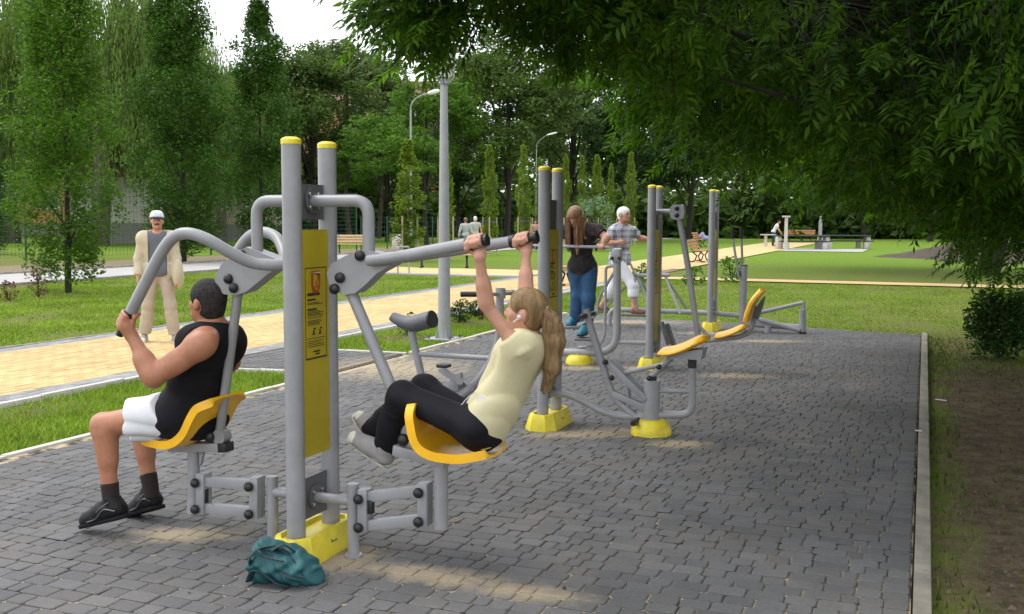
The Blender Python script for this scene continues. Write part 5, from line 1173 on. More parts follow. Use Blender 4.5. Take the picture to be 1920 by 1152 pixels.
class Body:
    """J: joints in the place; builds torso, limbs and head of one skin and keeps the limb list for the clothes."""
    def __init__(s, label, J, skin, k=1.0, bulk=1.0, h=.006, cat='person', fem=False, group=None, hs=1.0, arm=1.0, leg=1.0, hair=None, foot=True):
        s.J = J; s.k = k; s.h = h; pel, nk = Vector(J['pel']), Vector(J['neck']); up = (nk - pel).normalized(); f, r, u = frame(J['bf'], up); R = Rm(f, r, u); s.f, s.r, s.u, s.R = f, r, u, R; L = (nk - pel).length
        sh, el, wr, hp, kn, an = (J[q] for q in ('sh', 'el', 'wr', 'hip', 'kn', 'an')); b = bulk * k
        mid = lerp(pel, nk, .42); ch = lerp(pel, nk, .70); sw = (Vector(sh[1]) - Vector(sh[0])).length * .5
        if 'belly' in J: mid = mid + f * J['belly']
        s.torso = [ell(pel + u * .02, (.158 * b, .112 * b, .115 * k), R, .05), ell(mid, (.135 * b * (.9 if fem else 1.06), .100 * b, .15 * k), R, .06), ell(ch, (min(.165 * b, sw * .98), .108 * b, L * .30), R, .06)]
        s.yoke = [cap(lerp(nk, ch, .25), lerp(sh[i], nk, .12), .058 * k, .054 * k * arm, .05) for i in (0, 1)] + [cap(ch + u * .07 * k - r * sw * .55, ch + u * .07 * k + r * sw * .55, .082 * b, None, .05)]
        if fem and k > .91: s.torso += [ell(ch + f * .062 * k - u * .02 + r * x * .06 * k, (.05 * k, .045 * k, .05 * k), R, .04) for x in (-1, 1)]
        s.uarm = [(Vector(sh[i]), Vector(el[i]), .050 * k * arm, .041 * k * arm) for i in (0, 1)]; s.farm = [(Vector(el[i]), Vector(wr[i]), .041 * k * arm, .027 * k * (.5 + .5 * arm)) for i in (0, 1)]
        s.thigh = [(Vector(hp[i]), Vector(kn[i]), .082 * k * leg, .057 * k * leg) for i in (0, 1)]; s.shin = [(Vector(kn[i]), Vector(an[i]), .055 * k * leg, .036 * k) for i in (0, 1)]
        limbs = []
        if 'muscle' in J:
            for i in (0, 1):
                a, c, e = Vector(sh[i]), Vector(el[i]), Vector(wr[i]); d = (c - a).normalized(); q = (e - c); q = (q - d * q.dot(d)).normalized()
                limbs += [ell(lerp(a, c, .55) + q * .016, (.036, .036, .085), Rm(q, d.cross(q), d), .02), ell(lerp(a, c, .5) - q * .018, (.036, .036, .095), Rm(q, d.cross(q), d), .02), cap(c - q * .012, c - q * .016 + d * .012, .026, .022, .02), ell(lerp(c, e, .25) + d * .010, (.034, .038, .085), Rm(d, (e - c).normalized().cross(d), (e - c).normalized()), .02)]
                kd = (Vector(kn[i]) - Vector(hp[i])).normalized(); limbs += [cap(Vector(kn[i]) + kd * .022 + u * .012, Vector(kn[i]) + kd * .028 - u * .02, .034, .03, .025)]
        for (a, c, ra, rb) in s.uarm + s.thigh: limbs.append(cap(a, c, ra, rb, .035))
        for (a, c, ra, rb) in s.farm: limbs += [cap(a, c, ra, rb, .02), cap(lerp(a, c, .12), lerp(a, c, .42), ra * 1.06, ra * .98, .03)]
        for i, (a, c, ra, rb) in enumerate(s.shin):
            t = Vector(kn[i]) - Vector(hp[i]); d = (c - a).normalized(); back = -(f - d * f.dot(d)).normalized() if abs(f.dot(d)) < .95 else u
            limbs += [cap(a, c, ra, rb, .03), cap(lerp(a, c, .14) + back * .018 * k, lerp(a, c, .48) + back * .016 * k, ra * .92, ra * .70, .04)]
        hc = Vector(J['head']); hp_, P, fr = head_prims(hc, J['hf'], J['hu'], hs); s.P, s.fr, s.hc, s.hs = P, fr, hc, hs
        nkb = [cap(lerp(nk, ch, .12), P(0, -.022, -.045), .060 * k * (.86 if fem else 1), .054 * k * (.86 if fem else 1), .03)]
        delt = [ell(lerp(sh[i], el[i], .12), (.058 * k * arm,) * 3, None, .04) for i in (0, 1)]
        feet = [cap(an[i], lerp(J['heel'][i], J['toe'][i], .6) + Vector((0, 0, .02)), .036 * k, .026 * k, .02) for i in (0, 1)] if foot else []
        s.prims = s.torso + s.yoke + delt + limbs + nkb + hp_ + feet + list(J.get('hands', ()))
        s.org = XY(pel, 0); s.o = sdf_mesh('person', s.prims, h, skin, s.org); tag(s.o, label, cat, group); s.o['_brow'] = None; del s.o['_brow']
    def wear(s, name, prims, m, clips=(), cuts=(), fold=.004, fs=34, ph=0.0, h=None, relax=1, drape=None):
        ax = s.u
        def disp(X, Y, Z):
            q = X * ax.x + Y * ax.y + Z * ax.z; w = X * s.r.x + Y * s.r.y; v = X * s.f.x + Y * s.f.y + Z * s.f.z
            if drape: t = w * drape[1] + v * drape[2] + q * drape[0]; return fold * ((.45 - np.abs(np.sin(t + 1.3 * np.sin(q * 11 + ph) + ph))) * (.5 + .5 * np.sin(q * 7 + w * 9 + ph)) + .35 * np.sin(t * .43 + q * 13))
            return fold * ((.5 - np.abs(np.sin(q * fs * .7 + 2.4 * np.sin(w * 13 + ph) + .8 * np.sin(q * 9 + w * 6) + ph))) * 1.15 + .45 * np.sin(w * fs * .9 + q * 19 + 1.7 * ph))
        return sdf_mesh(name, prims, h or s.h, m, s.org, clips, cuts, disp if fold else None, s.o, relax)
    def infl(s, prims, d):
        out = []
        for p in prims:
            p = list(p)
            if p[0] in 'cf': p[3] += d; p[4] += d
            else: p[2] = p[2] + d
            out.append(tuple(p))
        return out
    def sleeve(s, i, t, d, fore=0.0):
        a, c, ra, rb = s.uarm[i]
        if fore <= 0: return [fcap(lerp(a, c, -.05), lerp(a, c, t), ra + d + .012, rb + d + .012, .03)]
        e, w, r1, r2 = s.farm[i]; return [cap(a, c, ra + d, rb + d, .03), fcap(e, lerp(e, w, fore), r1 + d, r2 + d + .008, .03)]
    def legs(s, d, t=1.0, shin=0.0, flare=0.0):
        out = []
        for i in (0, 1):
            a, c, ra, rb = s.thigh[i]
            if shin <= 0: out.append(fcap(lerp(a, c, -.28), lerp(a, c, t), ra + d, ra * (1 - t) + rb * t + d + flare, .03))
            else:
                e, w, r1, r2 = s.shin[i]; out += [cap(a, c, ra + d, rb + d, .05), cap(e, lerp(e, w, shin * .7), r1 + d + .002, (r1 * .35 + r2 * .65) + d + flare * .7, .05), fcap(lerp(e, w, .25), lerp(e, w, shin), (r1 * .7 + r2 * .3) + d + .002 + flare * .3, r2 + d + flare, .03)]
        return out

def strands(body, pts, spread, n, m, seed=1, r=.0022, name='loose_hair'):
    rr = random.Random(seed); P = smooth_path(pts, 4); k = len(P); mb = MB()
    for _ in range(n):
        a, q = rr.uniform(0, 6.28), math.sqrt(rr.uniform(.35, 1.25)); e = rr.uniform(.7, 1.0); i0 = rr.randrange(0, max(1, k // 5)); ln = []
        for i in range(i0, int(k * e)):
            t = i / (k - 1); s = spread[0] + (spread[1] - spread[0]) * t if len(spread) == 2 else (spread[0] + (spread[1] - spread[0]) * t * 2 if t < .5 else spread[1] + (spread[2] - spread[1]) * (t * 2 - 1))
            w = a + .9 * math.sin(t * 4 + a * 3); ln.append(P[i] + AX * math.cos(w) * s * q + AV * math.sin(w) * s * q + V3(0, 0, rr.uniform(-.002, .002)))
        if len(ln) > 2: mb.tube(ln, [r, r * .5], 4, False)
    return tag(part(name, mb, m, body, split=False), kind='stuff')
# ---------------------------------------------------------------- the man on the press seat (faces away along -AV)
def foot_fix(p, z): p = Vector(p); p.z = max(p.z, z); return p
def man():
    U, N_ = .19, -.19; F_ = (-AV + AX * .12).normalized()
    J = dict(pel=P1(352, 782, 0), neck=P1(408, 612, 0), head=P1(389, 566, -.02), hf=(-AV + AX * .25 + V3(0, 0, -.10)), hu=V3(0, 0, 1) + AV * .06, bf=F_, belly=.02, muscle=1)
    J['sh'] = [P1(381, 645, -.185), P1(420, 640, .19)]; J['el'] = [P1(288, 708, -.30), P1(330, 690, .32)]; J['wr'] = [P1(247, 629, -.30), None]
    gp = P1(238, 601, -.30); ga = (P1(244, 588, -.30) - P1(272, 532, -.30)).normalized()
    mir = lambda p: p + AX * (-2 * (p - C1).dot(AX))
    J['el'][1] = mir(J['el'][0]); J['wr'][1] = mir(J['wr'][0])
    J['hip'] = [P1(338, 775, -.10), P1(338, 775, .10)]; J['kn'] = [P1(194, 797, -.17), P1(262, 795, .17)]; J['an'] = [P1(208, 932, -.18), P1(282, 912, .12)]
    J['heel'] = [P1(241, 970, -.18), P1(305, 953, .12)]; J['toe'] = [P1(158, 1004, -.19), P1(238, 957, .13)]
    gr = grip_hand(gp, -ga, J['wr'][0], .021, 1.08, 1, 1); gr2 = grip_hand(mir(gp), -Vector(mir(gp + ga) - mir(gp)), J['wr'][1], .021, 1.08, -1, 1)
    J['hands'] = gr + gr2
    b = Body('man in black vest and white shorts sitting on the raised press seat', J, SKIN, 1.0, 1.07, .0072, hs=1.0, arm=1.12, leg=1.04, foot=False)
    print('man shoulder-elbow', (Vector(J['sh'][0]) - J['el'][0]).length, 'fore', (J['el'][0] - J['wr'][0]).length, 'thigh', (J['hip'][0] - J['kn'][0]).length, 'shin', (J['kn'][0] - J['an'][0]).length, 'toe z', J['toe'][0].z, J['heel'][1].z, 'neckpel', (J['neck'] - J['pel']).length)
    o = b.o
    b.wear('vest', b.infl(b.torso + b.yoke, .008) + [fcap(lerp(J['pel'], J['neck'], .45), J['pel'] - b.u * .10, .118, .170, .06), ell(J['pel'] + b.u * .02 - b.f * .02, (.225, .150, .14), b.R, .05)], CBLK, [(J['pel'] - b.u * .085 , (-b.u - b.f * .25).normalized())],
           [cap(J['neck'] + b.u * .10 + b.f * .03, J['neck'] - b.u * .012 + b.f * .05, .085, .070), cap(J['sh'][0] + b.r * .0 + b.u * .07, J['sh'][0] - b.r * .08 - b.u * .09, .092, .098), cap(J['sh'][1] + b.u * .07, J['sh'][1] + b.r * .08 - b.u * .09, .092, .098)], .005, 30)
    b.wear('shorts', b.infl(b.torso[:1], .006) + b.legs(.024, .58, flare=.022), CWHT, [(J['pel'] + b.u * .05 + b.f * .03, (b.u - b.f * .5).normalized())], (), .010, 46, 1.0)
    hair_cap(o, b.hc, J['hf'], J['hu'], 1.0, HAIRD, .006, .052, .030, .080)
    for i in (0, 1):
        a, c = J['kn'][i], J['an'][i]; b.wear('sock', [fcap(lerp(a, c, .80), lerp(a, c, 1.2), .046, .040)], CSOCK, (), (), 0)
        up = (a - c).normalized(); shoe(o, J['heel'][i], J['toe'][i], up if i else (V3(0, 0, 1) - AV * .3), SHOEB, SOLEB, s=1.14)
    mb = MB(); b.o['_b'] = 0; del b.o['_b']
    P, fr = b.P, b.fr
    sdf_mesh('beard', [cap(P(-.012, .078, -.088), P(.012, .078, -.088), .018, None, .01), cap(P(0, .082, -.09), P(0, .08, -.112), .014, .008, .01)], .004, HAIRD, b.org, parent=o)
    for x in (-.031, .031):
        mb = MB(); mb.ball(P(x, .0715, .004), .0125, fr[0]); part('eye', mb, EYEW, o); mb = MB(); mb.tube([P(x * .45, .0835, .030), P(x * 1.05, .0845, .034), P(x * 1.55, .073, .028)], .0045, 6); part('eyebrow', mb, HAIRD, o)
man()

# ---------------------------------------------------------------- the girl hanging from the pull bar (faces -AV)
def girl():
    F_ = -AV
    J = dict(pel=P1(903, 806, .0), neck=P1(996, 632, .01), head=P1(986, 584, .0), hf=(-AV + V3(0, 0, .02) - AX * .05), hu=V3(0, 0, 1) + AV * .10, bf=F_)
    J['sh'] = [P1(972, 655, -.135), P1(985, 645, .145)]; J['el'] = [P1(912, 572, -.19), P1(986, 548, .215)]; J['wr'] = [P1(899, 478, -.245), P1(972, 472, .245)]
    pe = P1(905, 452, -.25); p0 = P1(880, 457, -.25); d = (pe - p0).normalized(); g0 = lerp(p0, pe, .55); mir = lambda p: p + AX * (-2 * (p - C1).dot(AX))
    g1 = mir(g0) + d * .02; J['wr'][0] = g0 + V3(0, 0, -.062) + d * .012; J['wr'][1] = g1 + V3(0, 0, -.062) + d * .012
    J['hands'] = grip_hand(g0, -d, J['wr'][0], .0195, .86, 1, 1) + grip_hand(g1, -d, J['wr'][1], .0195, .86, 1, 1)
    J['hip'] = [P1(886, 800, -.085), P1(892, 796, .085)]; J['kn'] = [P1(752, 742, -.06), P1(796, 728, .17)]; J['an'] = [P1(727, 838, .09), P1(694, 818, .20)]
    J['heel'] = [P1(734, 877, .07), P1(700, 836, .20)]; J['toe'] = [P1(650, 829, .08), P1(644, 802, .21)]
    b = Body('girl with a fair ponytail, pale yellow T-shirt and black leggings hanging from the pull bars', J, SKINP, .90, .86, .0066, fem=True, hs=.90, arm=.76, leg=.86, foot=False)
    print('girl ua', (J['sh'][0] - J['el'][0]).length, 'fa', (J['el'][0] - J['wr'][0]).length, 'th', (J['hip'][0] - J['kn'][0]).length, (J['hip'][1] - J['kn'][1]).length, 'shin', (J['kn'][0] - J['an'][0]).length, (J['kn'][1] - J['an'][1]).length, 'torso', (J['neck'] - J['pel']).length)
    o = b.o; sl = b.sleeve(0, .22, .006) + b.sleeve(1, .22, .006)
    hem = [fcap(lerp(J['pel'], J['neck'], .10), J['pel'] - b.u * .035, .14, .15, .05)]
    b.wear('tshirt', b.infl(b.torso + b.yoke, .021) + sl + [ell(lerp(J['sh'][i], J['neck'], .15), (.058, .058, .058), None, .05) for i in (0, 1)] + [ell(lerp(J['pel'], J['neck'], .25), (.124, .094, .16), b.R, .06)], CYEL, [(J['pel'] - b.u * .045 + b.f * .0, (-b.u * .95 + b.f * .30).normalized())],
           [cap(J['neck'] + b.u * .10 + b.f * .02, J['neck'] - b.u * .005 + b.f * .03, .075, .058)], .011, 36, .6, drape=(13, 20, 24))
    b.wear('leggings', b.infl(b.torso[:2], .020) + b.legs(.015, 1, .96, .024), CLEG, [(J['pel'] + b.u * .12, b.u)], (), .004, 40)
    for i in (0, 1):
        a, c = J['kn'][i], J['an'][i]; shoe(o, J['heel'][i], J['toe'][i], (a - c).normalized() + (-b.f * .0), SHOEG, SOLEW, s=.92)
    P, (f, r, u, R) = b.P, b.fr
    lock = lambda X, Y, Z: .002 * np.sin((X * AX.x + Y * AX.y) * 260 + 2.2 * np.sin(Z * 17)) + .0018 * np.sin((X * AV.x + Y * AV.y) * 230 + 3 * np.sin(Z * 13 + 1))
    hair_cap(o, b.hc, J['hf'], J['hu'], .90, HAIRB, .007, .040, .034, .088)
    tie = P(0, -.104, .012); mid = P1(1040, 640, .0); q2 = P1(1035, 690, -.01); q3 = P1(1020, 735, -.02)
    sdf_mesh('ponytail', [cap(P(0, -.08, .012), tie, .030, .022, .01), cap(tie, lerp(tie, mid, .4) + AV * .012, .022, .034, .02), cap(lerp(tie, mid, .4) + AV * .012, mid, .034, .044, .03), cap(mid, q2, .044, .036, .03), cap(q2, q3, .036, .010, .03), cap(P(0, -.075, -.01), mid, .016, .022, .02)], .005, HAIRB, b.org, disp=lock, parent=o)
    strands(o, [P(0, -.085, .02), tie, lerp(tie, mid, .4) + AV * .012, mid, q2, q3 - V3(0, 0, .03)], (.024, .046, .022), 150, HAIRB)
    mb = MB(); mb.lathe(tie - f * .0, [(.026, -.008), (.030, 0), (.026, .008)], 14, -f); part('hair_tie', mb, CWHT, o)
    mb = MB(); mb.ball(P(-.086, .004, -.022), .010, -r); mb.tube([P(-.088, .004, -.026), P(-.086, .03, -.05)], .0035, 6); part('earphone', mb, CWHT, o)
    mb = MB(); mb.tube(smooth_path([P1(893, 735, -.12), P1(878, 745, -.10), P1(863, 762, -.09)], 4), .0025, 5); part('earphone_cord', mb, CWHT, o)
    for x in (-.031, .031):
        mb = MB(); mb.ball(P(x, .0715, .004), .0115, f); e = part('eye', mb, EYEW, o); mb = MB(); mb.tube([P(x * .5, .083, .030), P(x * 1.05, .084, .034), P(x * 1.5, .073, .028)], .003, 6); part('eyebrow', mb, HAIRB, o)
    mb = MB(); mb.tube([P(-.02, .082, -.064), P(0, .0925, -.0635), P(.02, .082, -.064)], .005, 8); part('lips', mb, LIP, o)
    c = P1(905, 750, -.125); mb = MB(); mb.lathe(c, [(.022, 0), (.022, .003)], 16, -AX); part('shirt_print', mb, WHITEP, o)
girl()

# ---------------------------------------------------------------- standing figures
def stand(label, px, ybase, hgt, face, skin, top, bottom, d=None, h=.011, stride=0.0, arms=((.06, 0), (.06, 0)), fem=False, sleeve=.5, fore=0.0, group=None, hair=HAIRD, longhair=False, shoes=(SHOEG, SOLEW), bulk=1.0, lean=0.0, shorts=0, loc=None, spread=0.0):
    c = loc if loc is not None else G(px, ybase); k = hgt / 1.75; f = Vector(face).normalized(); r = f.cross(V3(0, 0, 1)); Z = V3(0, 0, 1)
    Q = lambda x, y, z: Vector((c.x, c.y, 0)) + (r * x + f * y + Z * z) * k
    J = dict(pel=Q(0, 0, .95), neck=Q(0, lean, 1.46), head=Q(0, lean * 1.25 + .02, 1.635), hf=f, hu=Z + f * lean * .3, bf=f)
    J['sh'] = [Q(-.185, lean * .95, 1.41), Q(.185, lean * .95, 1.41)]
    J['el'] = [Q(-.23 - arms[0][0] * .5, lean + arms[0][1] * .4 - .02, 1.13), Q(.23 + arms[1][0] * .5, lean + arms[1][1] * .4 - .02, 1.13)]
    J['wr'] = [Q(-.235 - arms[0][0], lean + .05 + arms[0][1], .89), Q(.235 + arms[1][0], lean + .05 + arms[1][1], .89)]
    J['hip'] = [Q(-.09, 0, .92), Q(.09, 0, .92)]; J['kn'] = [Q(-.10 - spread * .5, .5 * stride + .02, .50), Q(.10 + spread * .5, -.5 * stride + .02, .50)]; J['an'] = [Q(-.11 - spread, stride, .085), Q(.11 + spread, -stride, .085 + .02 * (stride > 0))]
    J['heel'] = [Q(-.11 - spread, stride - .07, 0), Q(.11 + spread, -stride - .07, .0)]; J['toe'] = [Q(-.12 - spread * 1.3, stride + .19, 0), Q(.12 + spread * 1.3, -stride + .19, 0)]
    hd = []
    for i, sd in ((0, -1), (1, 1)): hd += open_hand(J['wr'][i], (J['wr'][i] - J['el'][i]), -r * sd, k, 1 if i == 0 else -1)
    J['hands'] = hd
    b = Body(label, J, skin, k, bulk, h, fem=fem, hs=k, group=group, foot=False); o = b.o
    slv = (b.sleeve(0, sleeve, .014) + b.sleeve(1, sleeve, .014)) if fore <= 0 else (b.sleeve(0, 1, .018, fore) + b.sleeve(1, 1, .018, fore))
    if top is not None: b.wear('shirt', b.infl(b.torso + b.yoke, .014) + slv + b.infl(b.torso[:1], .024), top, [(J['pel'] - b.u * .06, -b.u)], [cap(J['neck'] + b.u * .1 + b.f * .02, J['neck'] + b.f * .02, .08, .062)], .005, 26, drape=(10, 18, 10))
    b.wear('trousers', b.infl(b.torso[:1], .010) + b.legs(.018, 1, .97 if not shorts else shorts, .022), bottom, [(J['pel'] + b.u * .03, b.u)], (), .005, 24, 2, drape=(7, 22, 14))
    for i in (0, 1): shoe(o, J['heel'][i], J['toe'][i], V3(0, 0, 1), shoes[0], shoes[1], h=max(.007, h * .7))
    if hair is not None:
        P = b.P
        if longhair:
            ex = [cap(P(x, -.05, -.02), P(x * 1.15, -.045, -.24), .035, .026, .03) for x in (-.055, 0, .055)]
            hair_cap(o, b.hc, f, J['hu'], k, hair, .014, .05, .05, .30, max(.007, h * .7)); sdf_mesh('long_hair', ex, max(.007, h * .7), hair, b.org, parent=o)
        else: hair_cap(o, b.hc, f, J['hu'], k, hair, .008, .05, .03, .08, max(.006, h * .6))
    return b, J
# man in the cap, walking towards the camera on the yellow path
def cap_man():
    c = G(300, 641); f = Vector((-c.x * .9, -c.y, 0)).normalized()
    b, J = stand('elderly man in a white cap and open cream jacket walking on the yellow path', 300, 641, 1.70, f, SKINO, CGRY, CPNT, stride=.05, h=.009, arms=((.005, .06), (.02, .02)), sleeve=.3, hair=None, bulk=.98, loc=c, spread=.08)
    o = b.o; P, (hf, hr, hu, R) = b.P, b.fr; k = 1.70 / 1.75
    b.wear('jacket', b.infl(b.torso + b.yoke, .030) + [ell(lerp(J['sh'][i], J['el'][i], .08), (.088, .088, .088), None, .05) for i in (0, 1)] + b.sleeve(0, 1, .024, .93) + b.sleeve(1, 1, .024, .93) + [fcap(J['pel'] + b.u * .1, J['pel'] - b.u * .10, .165, .175, .05)], CBEI, [(J['pel'] - b.u * .10, -b.u)],
           [rbx(lerp(J['pel'], J['neck'], .5) + b.f * .15, (.105, .14, .42), b.R, .01), cap(J['neck'] + b.u * .1 + b.f * .02, J['neck'] + b.f * .02, .085, .065)], .006, 24, .3, drape=(6, 16, 10))
    q = J['wr'][0]; b.wear('draped_cloth', [ell(q + b.u * .06 - b.r * .01, (.07, .09, .17), b.R, .05), ell(q - b.u * .03 - b.r * .02, (.06, .07, .13), b.R, .05)], CBEI, (), (), .008, 45, 2.2, drape=(5, 40, 30))
    sdf_mesh('cap', [ell(P(0, -.006, .048), (.092 * k, .112 * k, .104 * k), R, .02)], .006, CWHT, b.org, [(P(0, 0, .040), -hu), (P(0, -.01, .130), (hu - hf * .15).normalized())], parent=o)
    sdf_mesh('cap_peak', [ell(P(0, .118, .040), (.084 * k, .085 * k, .017 * k), R, .02)], .005, mat('navy_peak', (.03, .035, .07), .8), b.org, parent=o)
    mb = MB(); mb.lathe(P(.01, .088, .082), [(.018, 0), (.018, .004)], 12, hf); part('cap_badge', mb, JEAN, o)
    hair_cap(o, b.hc, f, hu, k, HAIRD, .004, .03, .01, .07, .006)
    for x in (-.031, .031):
        mb = MB(); mb.ball(P(x, .0725, .004), .0125, hf); part('eye', mb, DARKE, o)
    mb = MB(); mb.tube([P(-.03, .086, -.048), P(0, .100, -.044), P(.03, .086, -.048)], .008, 8); part('moustache', mb, HAIRD, o)
    mb = MB(); mb.tube([P(-.02, .088, -.066), P(.02, .088, -.066)], .005, 8); part('lips', mb, LIP, o)
cap_man()
# long-haired woman leaning over the stepper rail, facing the camera
def stepper_woman():
    f = -AX; r = f.cross(V3(0, 0, 1))
    J = dict(pel=P3(1092, 502, .26), neck=P3(1087, 425, .14), head=P3(1078, 406, .06), hf=(f * .62 + V3(0, 0, -.62) - AV * .12), hu=V3(0, 0, .75) + f * .6, bf=f)
    J['sh'] = [P3(1121, 431, .15), P3(1056, 432, .15)]; J['el'] = [P3(1137, 447, .10), P3(1036, 450, .12)]; J['wr'] = [P3(1129, 457, .05), P3(1042, 459, .05)]
    rail = lambda px: P3(px, 462.5); J['hands'] = grip_hand(P3(1128, 463.5), AV, P3(1131, 455, .055), .017, .95, 1, -1) + grip_hand(P3(1044, 461.6), AV, P3(1041, 454, .055), .017, .95, 1, 1)
    J['wr'][0] = P3(1131, 455, .055); J['wr'][1] = P3(1041, 454, .055)
    J['hip'] = [P3(1106, 505, .26), P3(1079, 505, .26)]; J['kn'] = [P3(1104, 562, .20), P3(1083, 556, .26)]; J['an'] = [P3(1099, 622, .26), P3(1078, 604, .30)]
    z1 = P3(1097, 636, -.10); J['heel'] = [P3(1098, 628, .05) , P3(1077, 610, .34)]; J['toe'] = [J['heel'][0] - AX * .22, J['heel'][1] - AX * .22]
    b = Body('woman with long auburn hair, black printed T-shirt and blue jeans leaning on the stepper rail', J, SKINP, .96, .95, .009, fem=True, hs=.95, foot=False); o = b.o
    b.wear('tshirt', b.infl(b.torso + b.yoke, .014) + b.sleeve(0, .55, .014) + b.sleeve(1, .55, .014) + b.infl(b.torso[:1], .026), TEEP, [(J['pel'] - b.u * .05, -b.u)], [cap(J['neck'] + b.u * .1, J['neck'] + b.f * .02, .07, .055)], .006, 28, drape=(9, 18, 12))
    b.wear('jeans', b.infl(b.torso[:1], .012) + b.legs(.015, 1, .97, .014), JEAN, [(J['pel'] + b.u * .02, b.u)], (), .005, 30, 1, drape=(9, 20, 14))
    for i in (0, 1): shoe(o, J['heel'][i], J['toe'][i], V3(0, 0, 1), SHOET, SOLEB, h=.007)
    P, (hf, hr, hu, R) = b.P, b.fr; ex = []
    for x, y0, x1, z1_ in ((-.07, .02, -.10, .32), (-.05, .055, -.06, .38), (.07, .02, .075, .34), (.055, .05, .06, .36), (-.075, -.04, -.12, .26), (.075, -.04, .11, .28)):
        a = P(x, y0, .0); ex.append(cap(a, a + V3(0, 0, -z1_) + hr * (x1 - x), .032, .018, .025))
    for k_, (x, y0, x1, z1_) in enumerate(((-.07, .02, -.10, .36), (-.05, .055, -.06, .42), (.07, .02, .075, .38), (.055, .05, .06, .40))): a = P(x, y0, .02); strands(o, [a, a + V3(0, 0, -z1_ * .5) + hr * (x1 - x) * .6, a + V3(0, 0, -z1_) + hr * (x1 - x)], (.03, .03, .02), 40, HAIRR, k_, .003)
    ex.append(cap(P(0, -.08, -.02), J['neck'] + AV * .10 - AX * .0 + V3(0, 0, -.03), .05, .035, .03))
    hair_cap(o, b.hc, J['hf'], J['hu'], .95, HAIRR, .013, .062, .062, .55, .007, (), 0)
    sdf_mesh('long_hair', ex, .007, HAIRR, b.org, parent=o, disp=lambda X, Y, Z: .004 * np.sin((X * AV.x + Y * AV.y) * 240 + 2 * np.sin(Z * 14)))
stepper_woman()
# white-haired man on the air walker, facing along +AV
def old_man():
    f = AV; J = dict(pel=P4(1162, 487, 0), neck=P4(1165, 423, .0), head=P4(1170, 403, -.02), hf=(AV - AX * .25 + V3(0, 0, -.12)), hu=V3(0, 0, 1), bf=(AV - AX * .5))
    J['sh'] = [P4(1185, 433, .16), P4(1150, 432, -.17)]; J['el'] = [P4(1200, 447, .26), P4(1137, 456, -.22)]; J['wr'] = [P4(1218, 449, .28), P4(1159, 455, -.24)]
    J['hands'] = open_hand(J['wr'][0], J['wr'][0] - J['el'][0], V3(0, 0, -1), 1, -1, .3) + grip_hand(P4(1167, 455, -.20), V3(0, 0, 1), J['wr'][1], .018, 1, -1, 1)
    J['hip'] = [P4(1166, 492, .09), P4(1158, 492, -.09)]; J['kn'] = [P4(1151, 538, .16), P4(1187, 536, -.16)]; J['an'] = [P4(1127, 574, .20), P4(1189, 577, -.20)]
    J['heel'] = [P4(1118, 583, .2), P4(1182, 589, -.2)]; J['toe'] = [P4(1144, 583, .2), P4(1210, 589, -.2)]
    b = Body('white-haired man in a checked shirt and white three-quarter trousers on the air walker', J, SKINO, 1.0, 1.08, .010, foot=True); o = b.o
    b.wear('checked_shirt', b.infl(b.torso + b.yoke, .018) + b.sleeve(0, .62, .018) + b.sleeve(1, .62, .018) + [fcap(J['pel'] + b.u * .1, J['pel'] - b.u * .08, .155, .165, .05)], PLAID, [(J['pel'] - b.u * .08, -b.u)], [cap(J['neck'] + b.u * .1 + b.f * .03, J['neck'] + b.f * .03, .07, .06)], .006, 26, drape=(8, 18, 12))
    b.wear('trousers', b.infl(b.torso[:1], .012) + b.legs(.022, 1, .52, .022), CWHT, [(J['pel'] + b.u * .08, b.u)], (), .006, 30, 1, drape=(8, 20, 14))
    for i in (0, 1): shoe(o, J['heel'][i], J['toe'][i], V3(0, 0, 1), SANDAL, SANDAL, h=.008, s=.85, name='sandal')
    hair_cap(o, b.hc, J['hf'], J['hu'], 1.0, HAIRW, .012, .052, .03, .075, .007)
    P, fr = b.P, b.fr
    for x in (-.031, .031): mb = MB(); mb.ball(P(x, .0725, .004), .0125, fr[0]); part('eye', mb, DARKE, o)
old_man()
# far figures
away = V3(-.15, 1, 0)
stand('woman in a pale top and blue jeans strolling away, left of a pair', 873, 481, 1.68, away, SKINP, mat('pale_grey_knit', (.42, .43, .45), .9), JEAN, h=.016, stride=.08, fem=True, hair=HAIRR, fore=.9)
stand('man in a light shirt strolling away, right of a pair', 891, 480, 1.74, away, SKINO, mat('light_shirt', (.45, .44, .40), .9), mat('taupe_trousers', (.14, .12, .10), .9), h=.016, stride=.06, hair=HAIRW)
stand('far person in a pink top and black trousers left of the second machine posts', 1003, 470, 1.6, V3(.3, -1, 0), SKINP, mat('pink_top', (.5, .25, .22), .9), CBLK, h=.018, fem=True, hair=HAIRD, longhair=True)
stand('person in a white T-shirt and jeans leaning over the far table', 1449, 462, 1.65, V3(1, -.2, 0), SKINP, CWHT, JEAN, h=.02, lean=.28, arms=((0, .18), (0, .18)), hair=HAIRD, shoes=(mat('red_shoe', (.4, .04, .06), .7), SOLEW))
# ================================================================ STREET FURNITURE, FENCE, BUILDINGS, SMALL THINGS
GALV = mat('galvanised_steel', (.30, .31, .315), .45, .0, var=.10, scale=6, spec=.6); GREENP = mat('green_fence_paint', (.015, .065, .032), .5, var=.15); WOODB = mat('orange_bench_wood', (.42, .20, .075), .6, var=.2, scale=10, stretch=(1, 8, 8)); WOODP = mat('pale_bench_wood', (.55, .38, .21), .65, var=.18, scale=10)
IRON = mat('black_cast_iron', (.012, .012, .014), .5, var=.2); GLASSW = mat('lamp_shade', (.72, .72, .70), .3, var=.03)
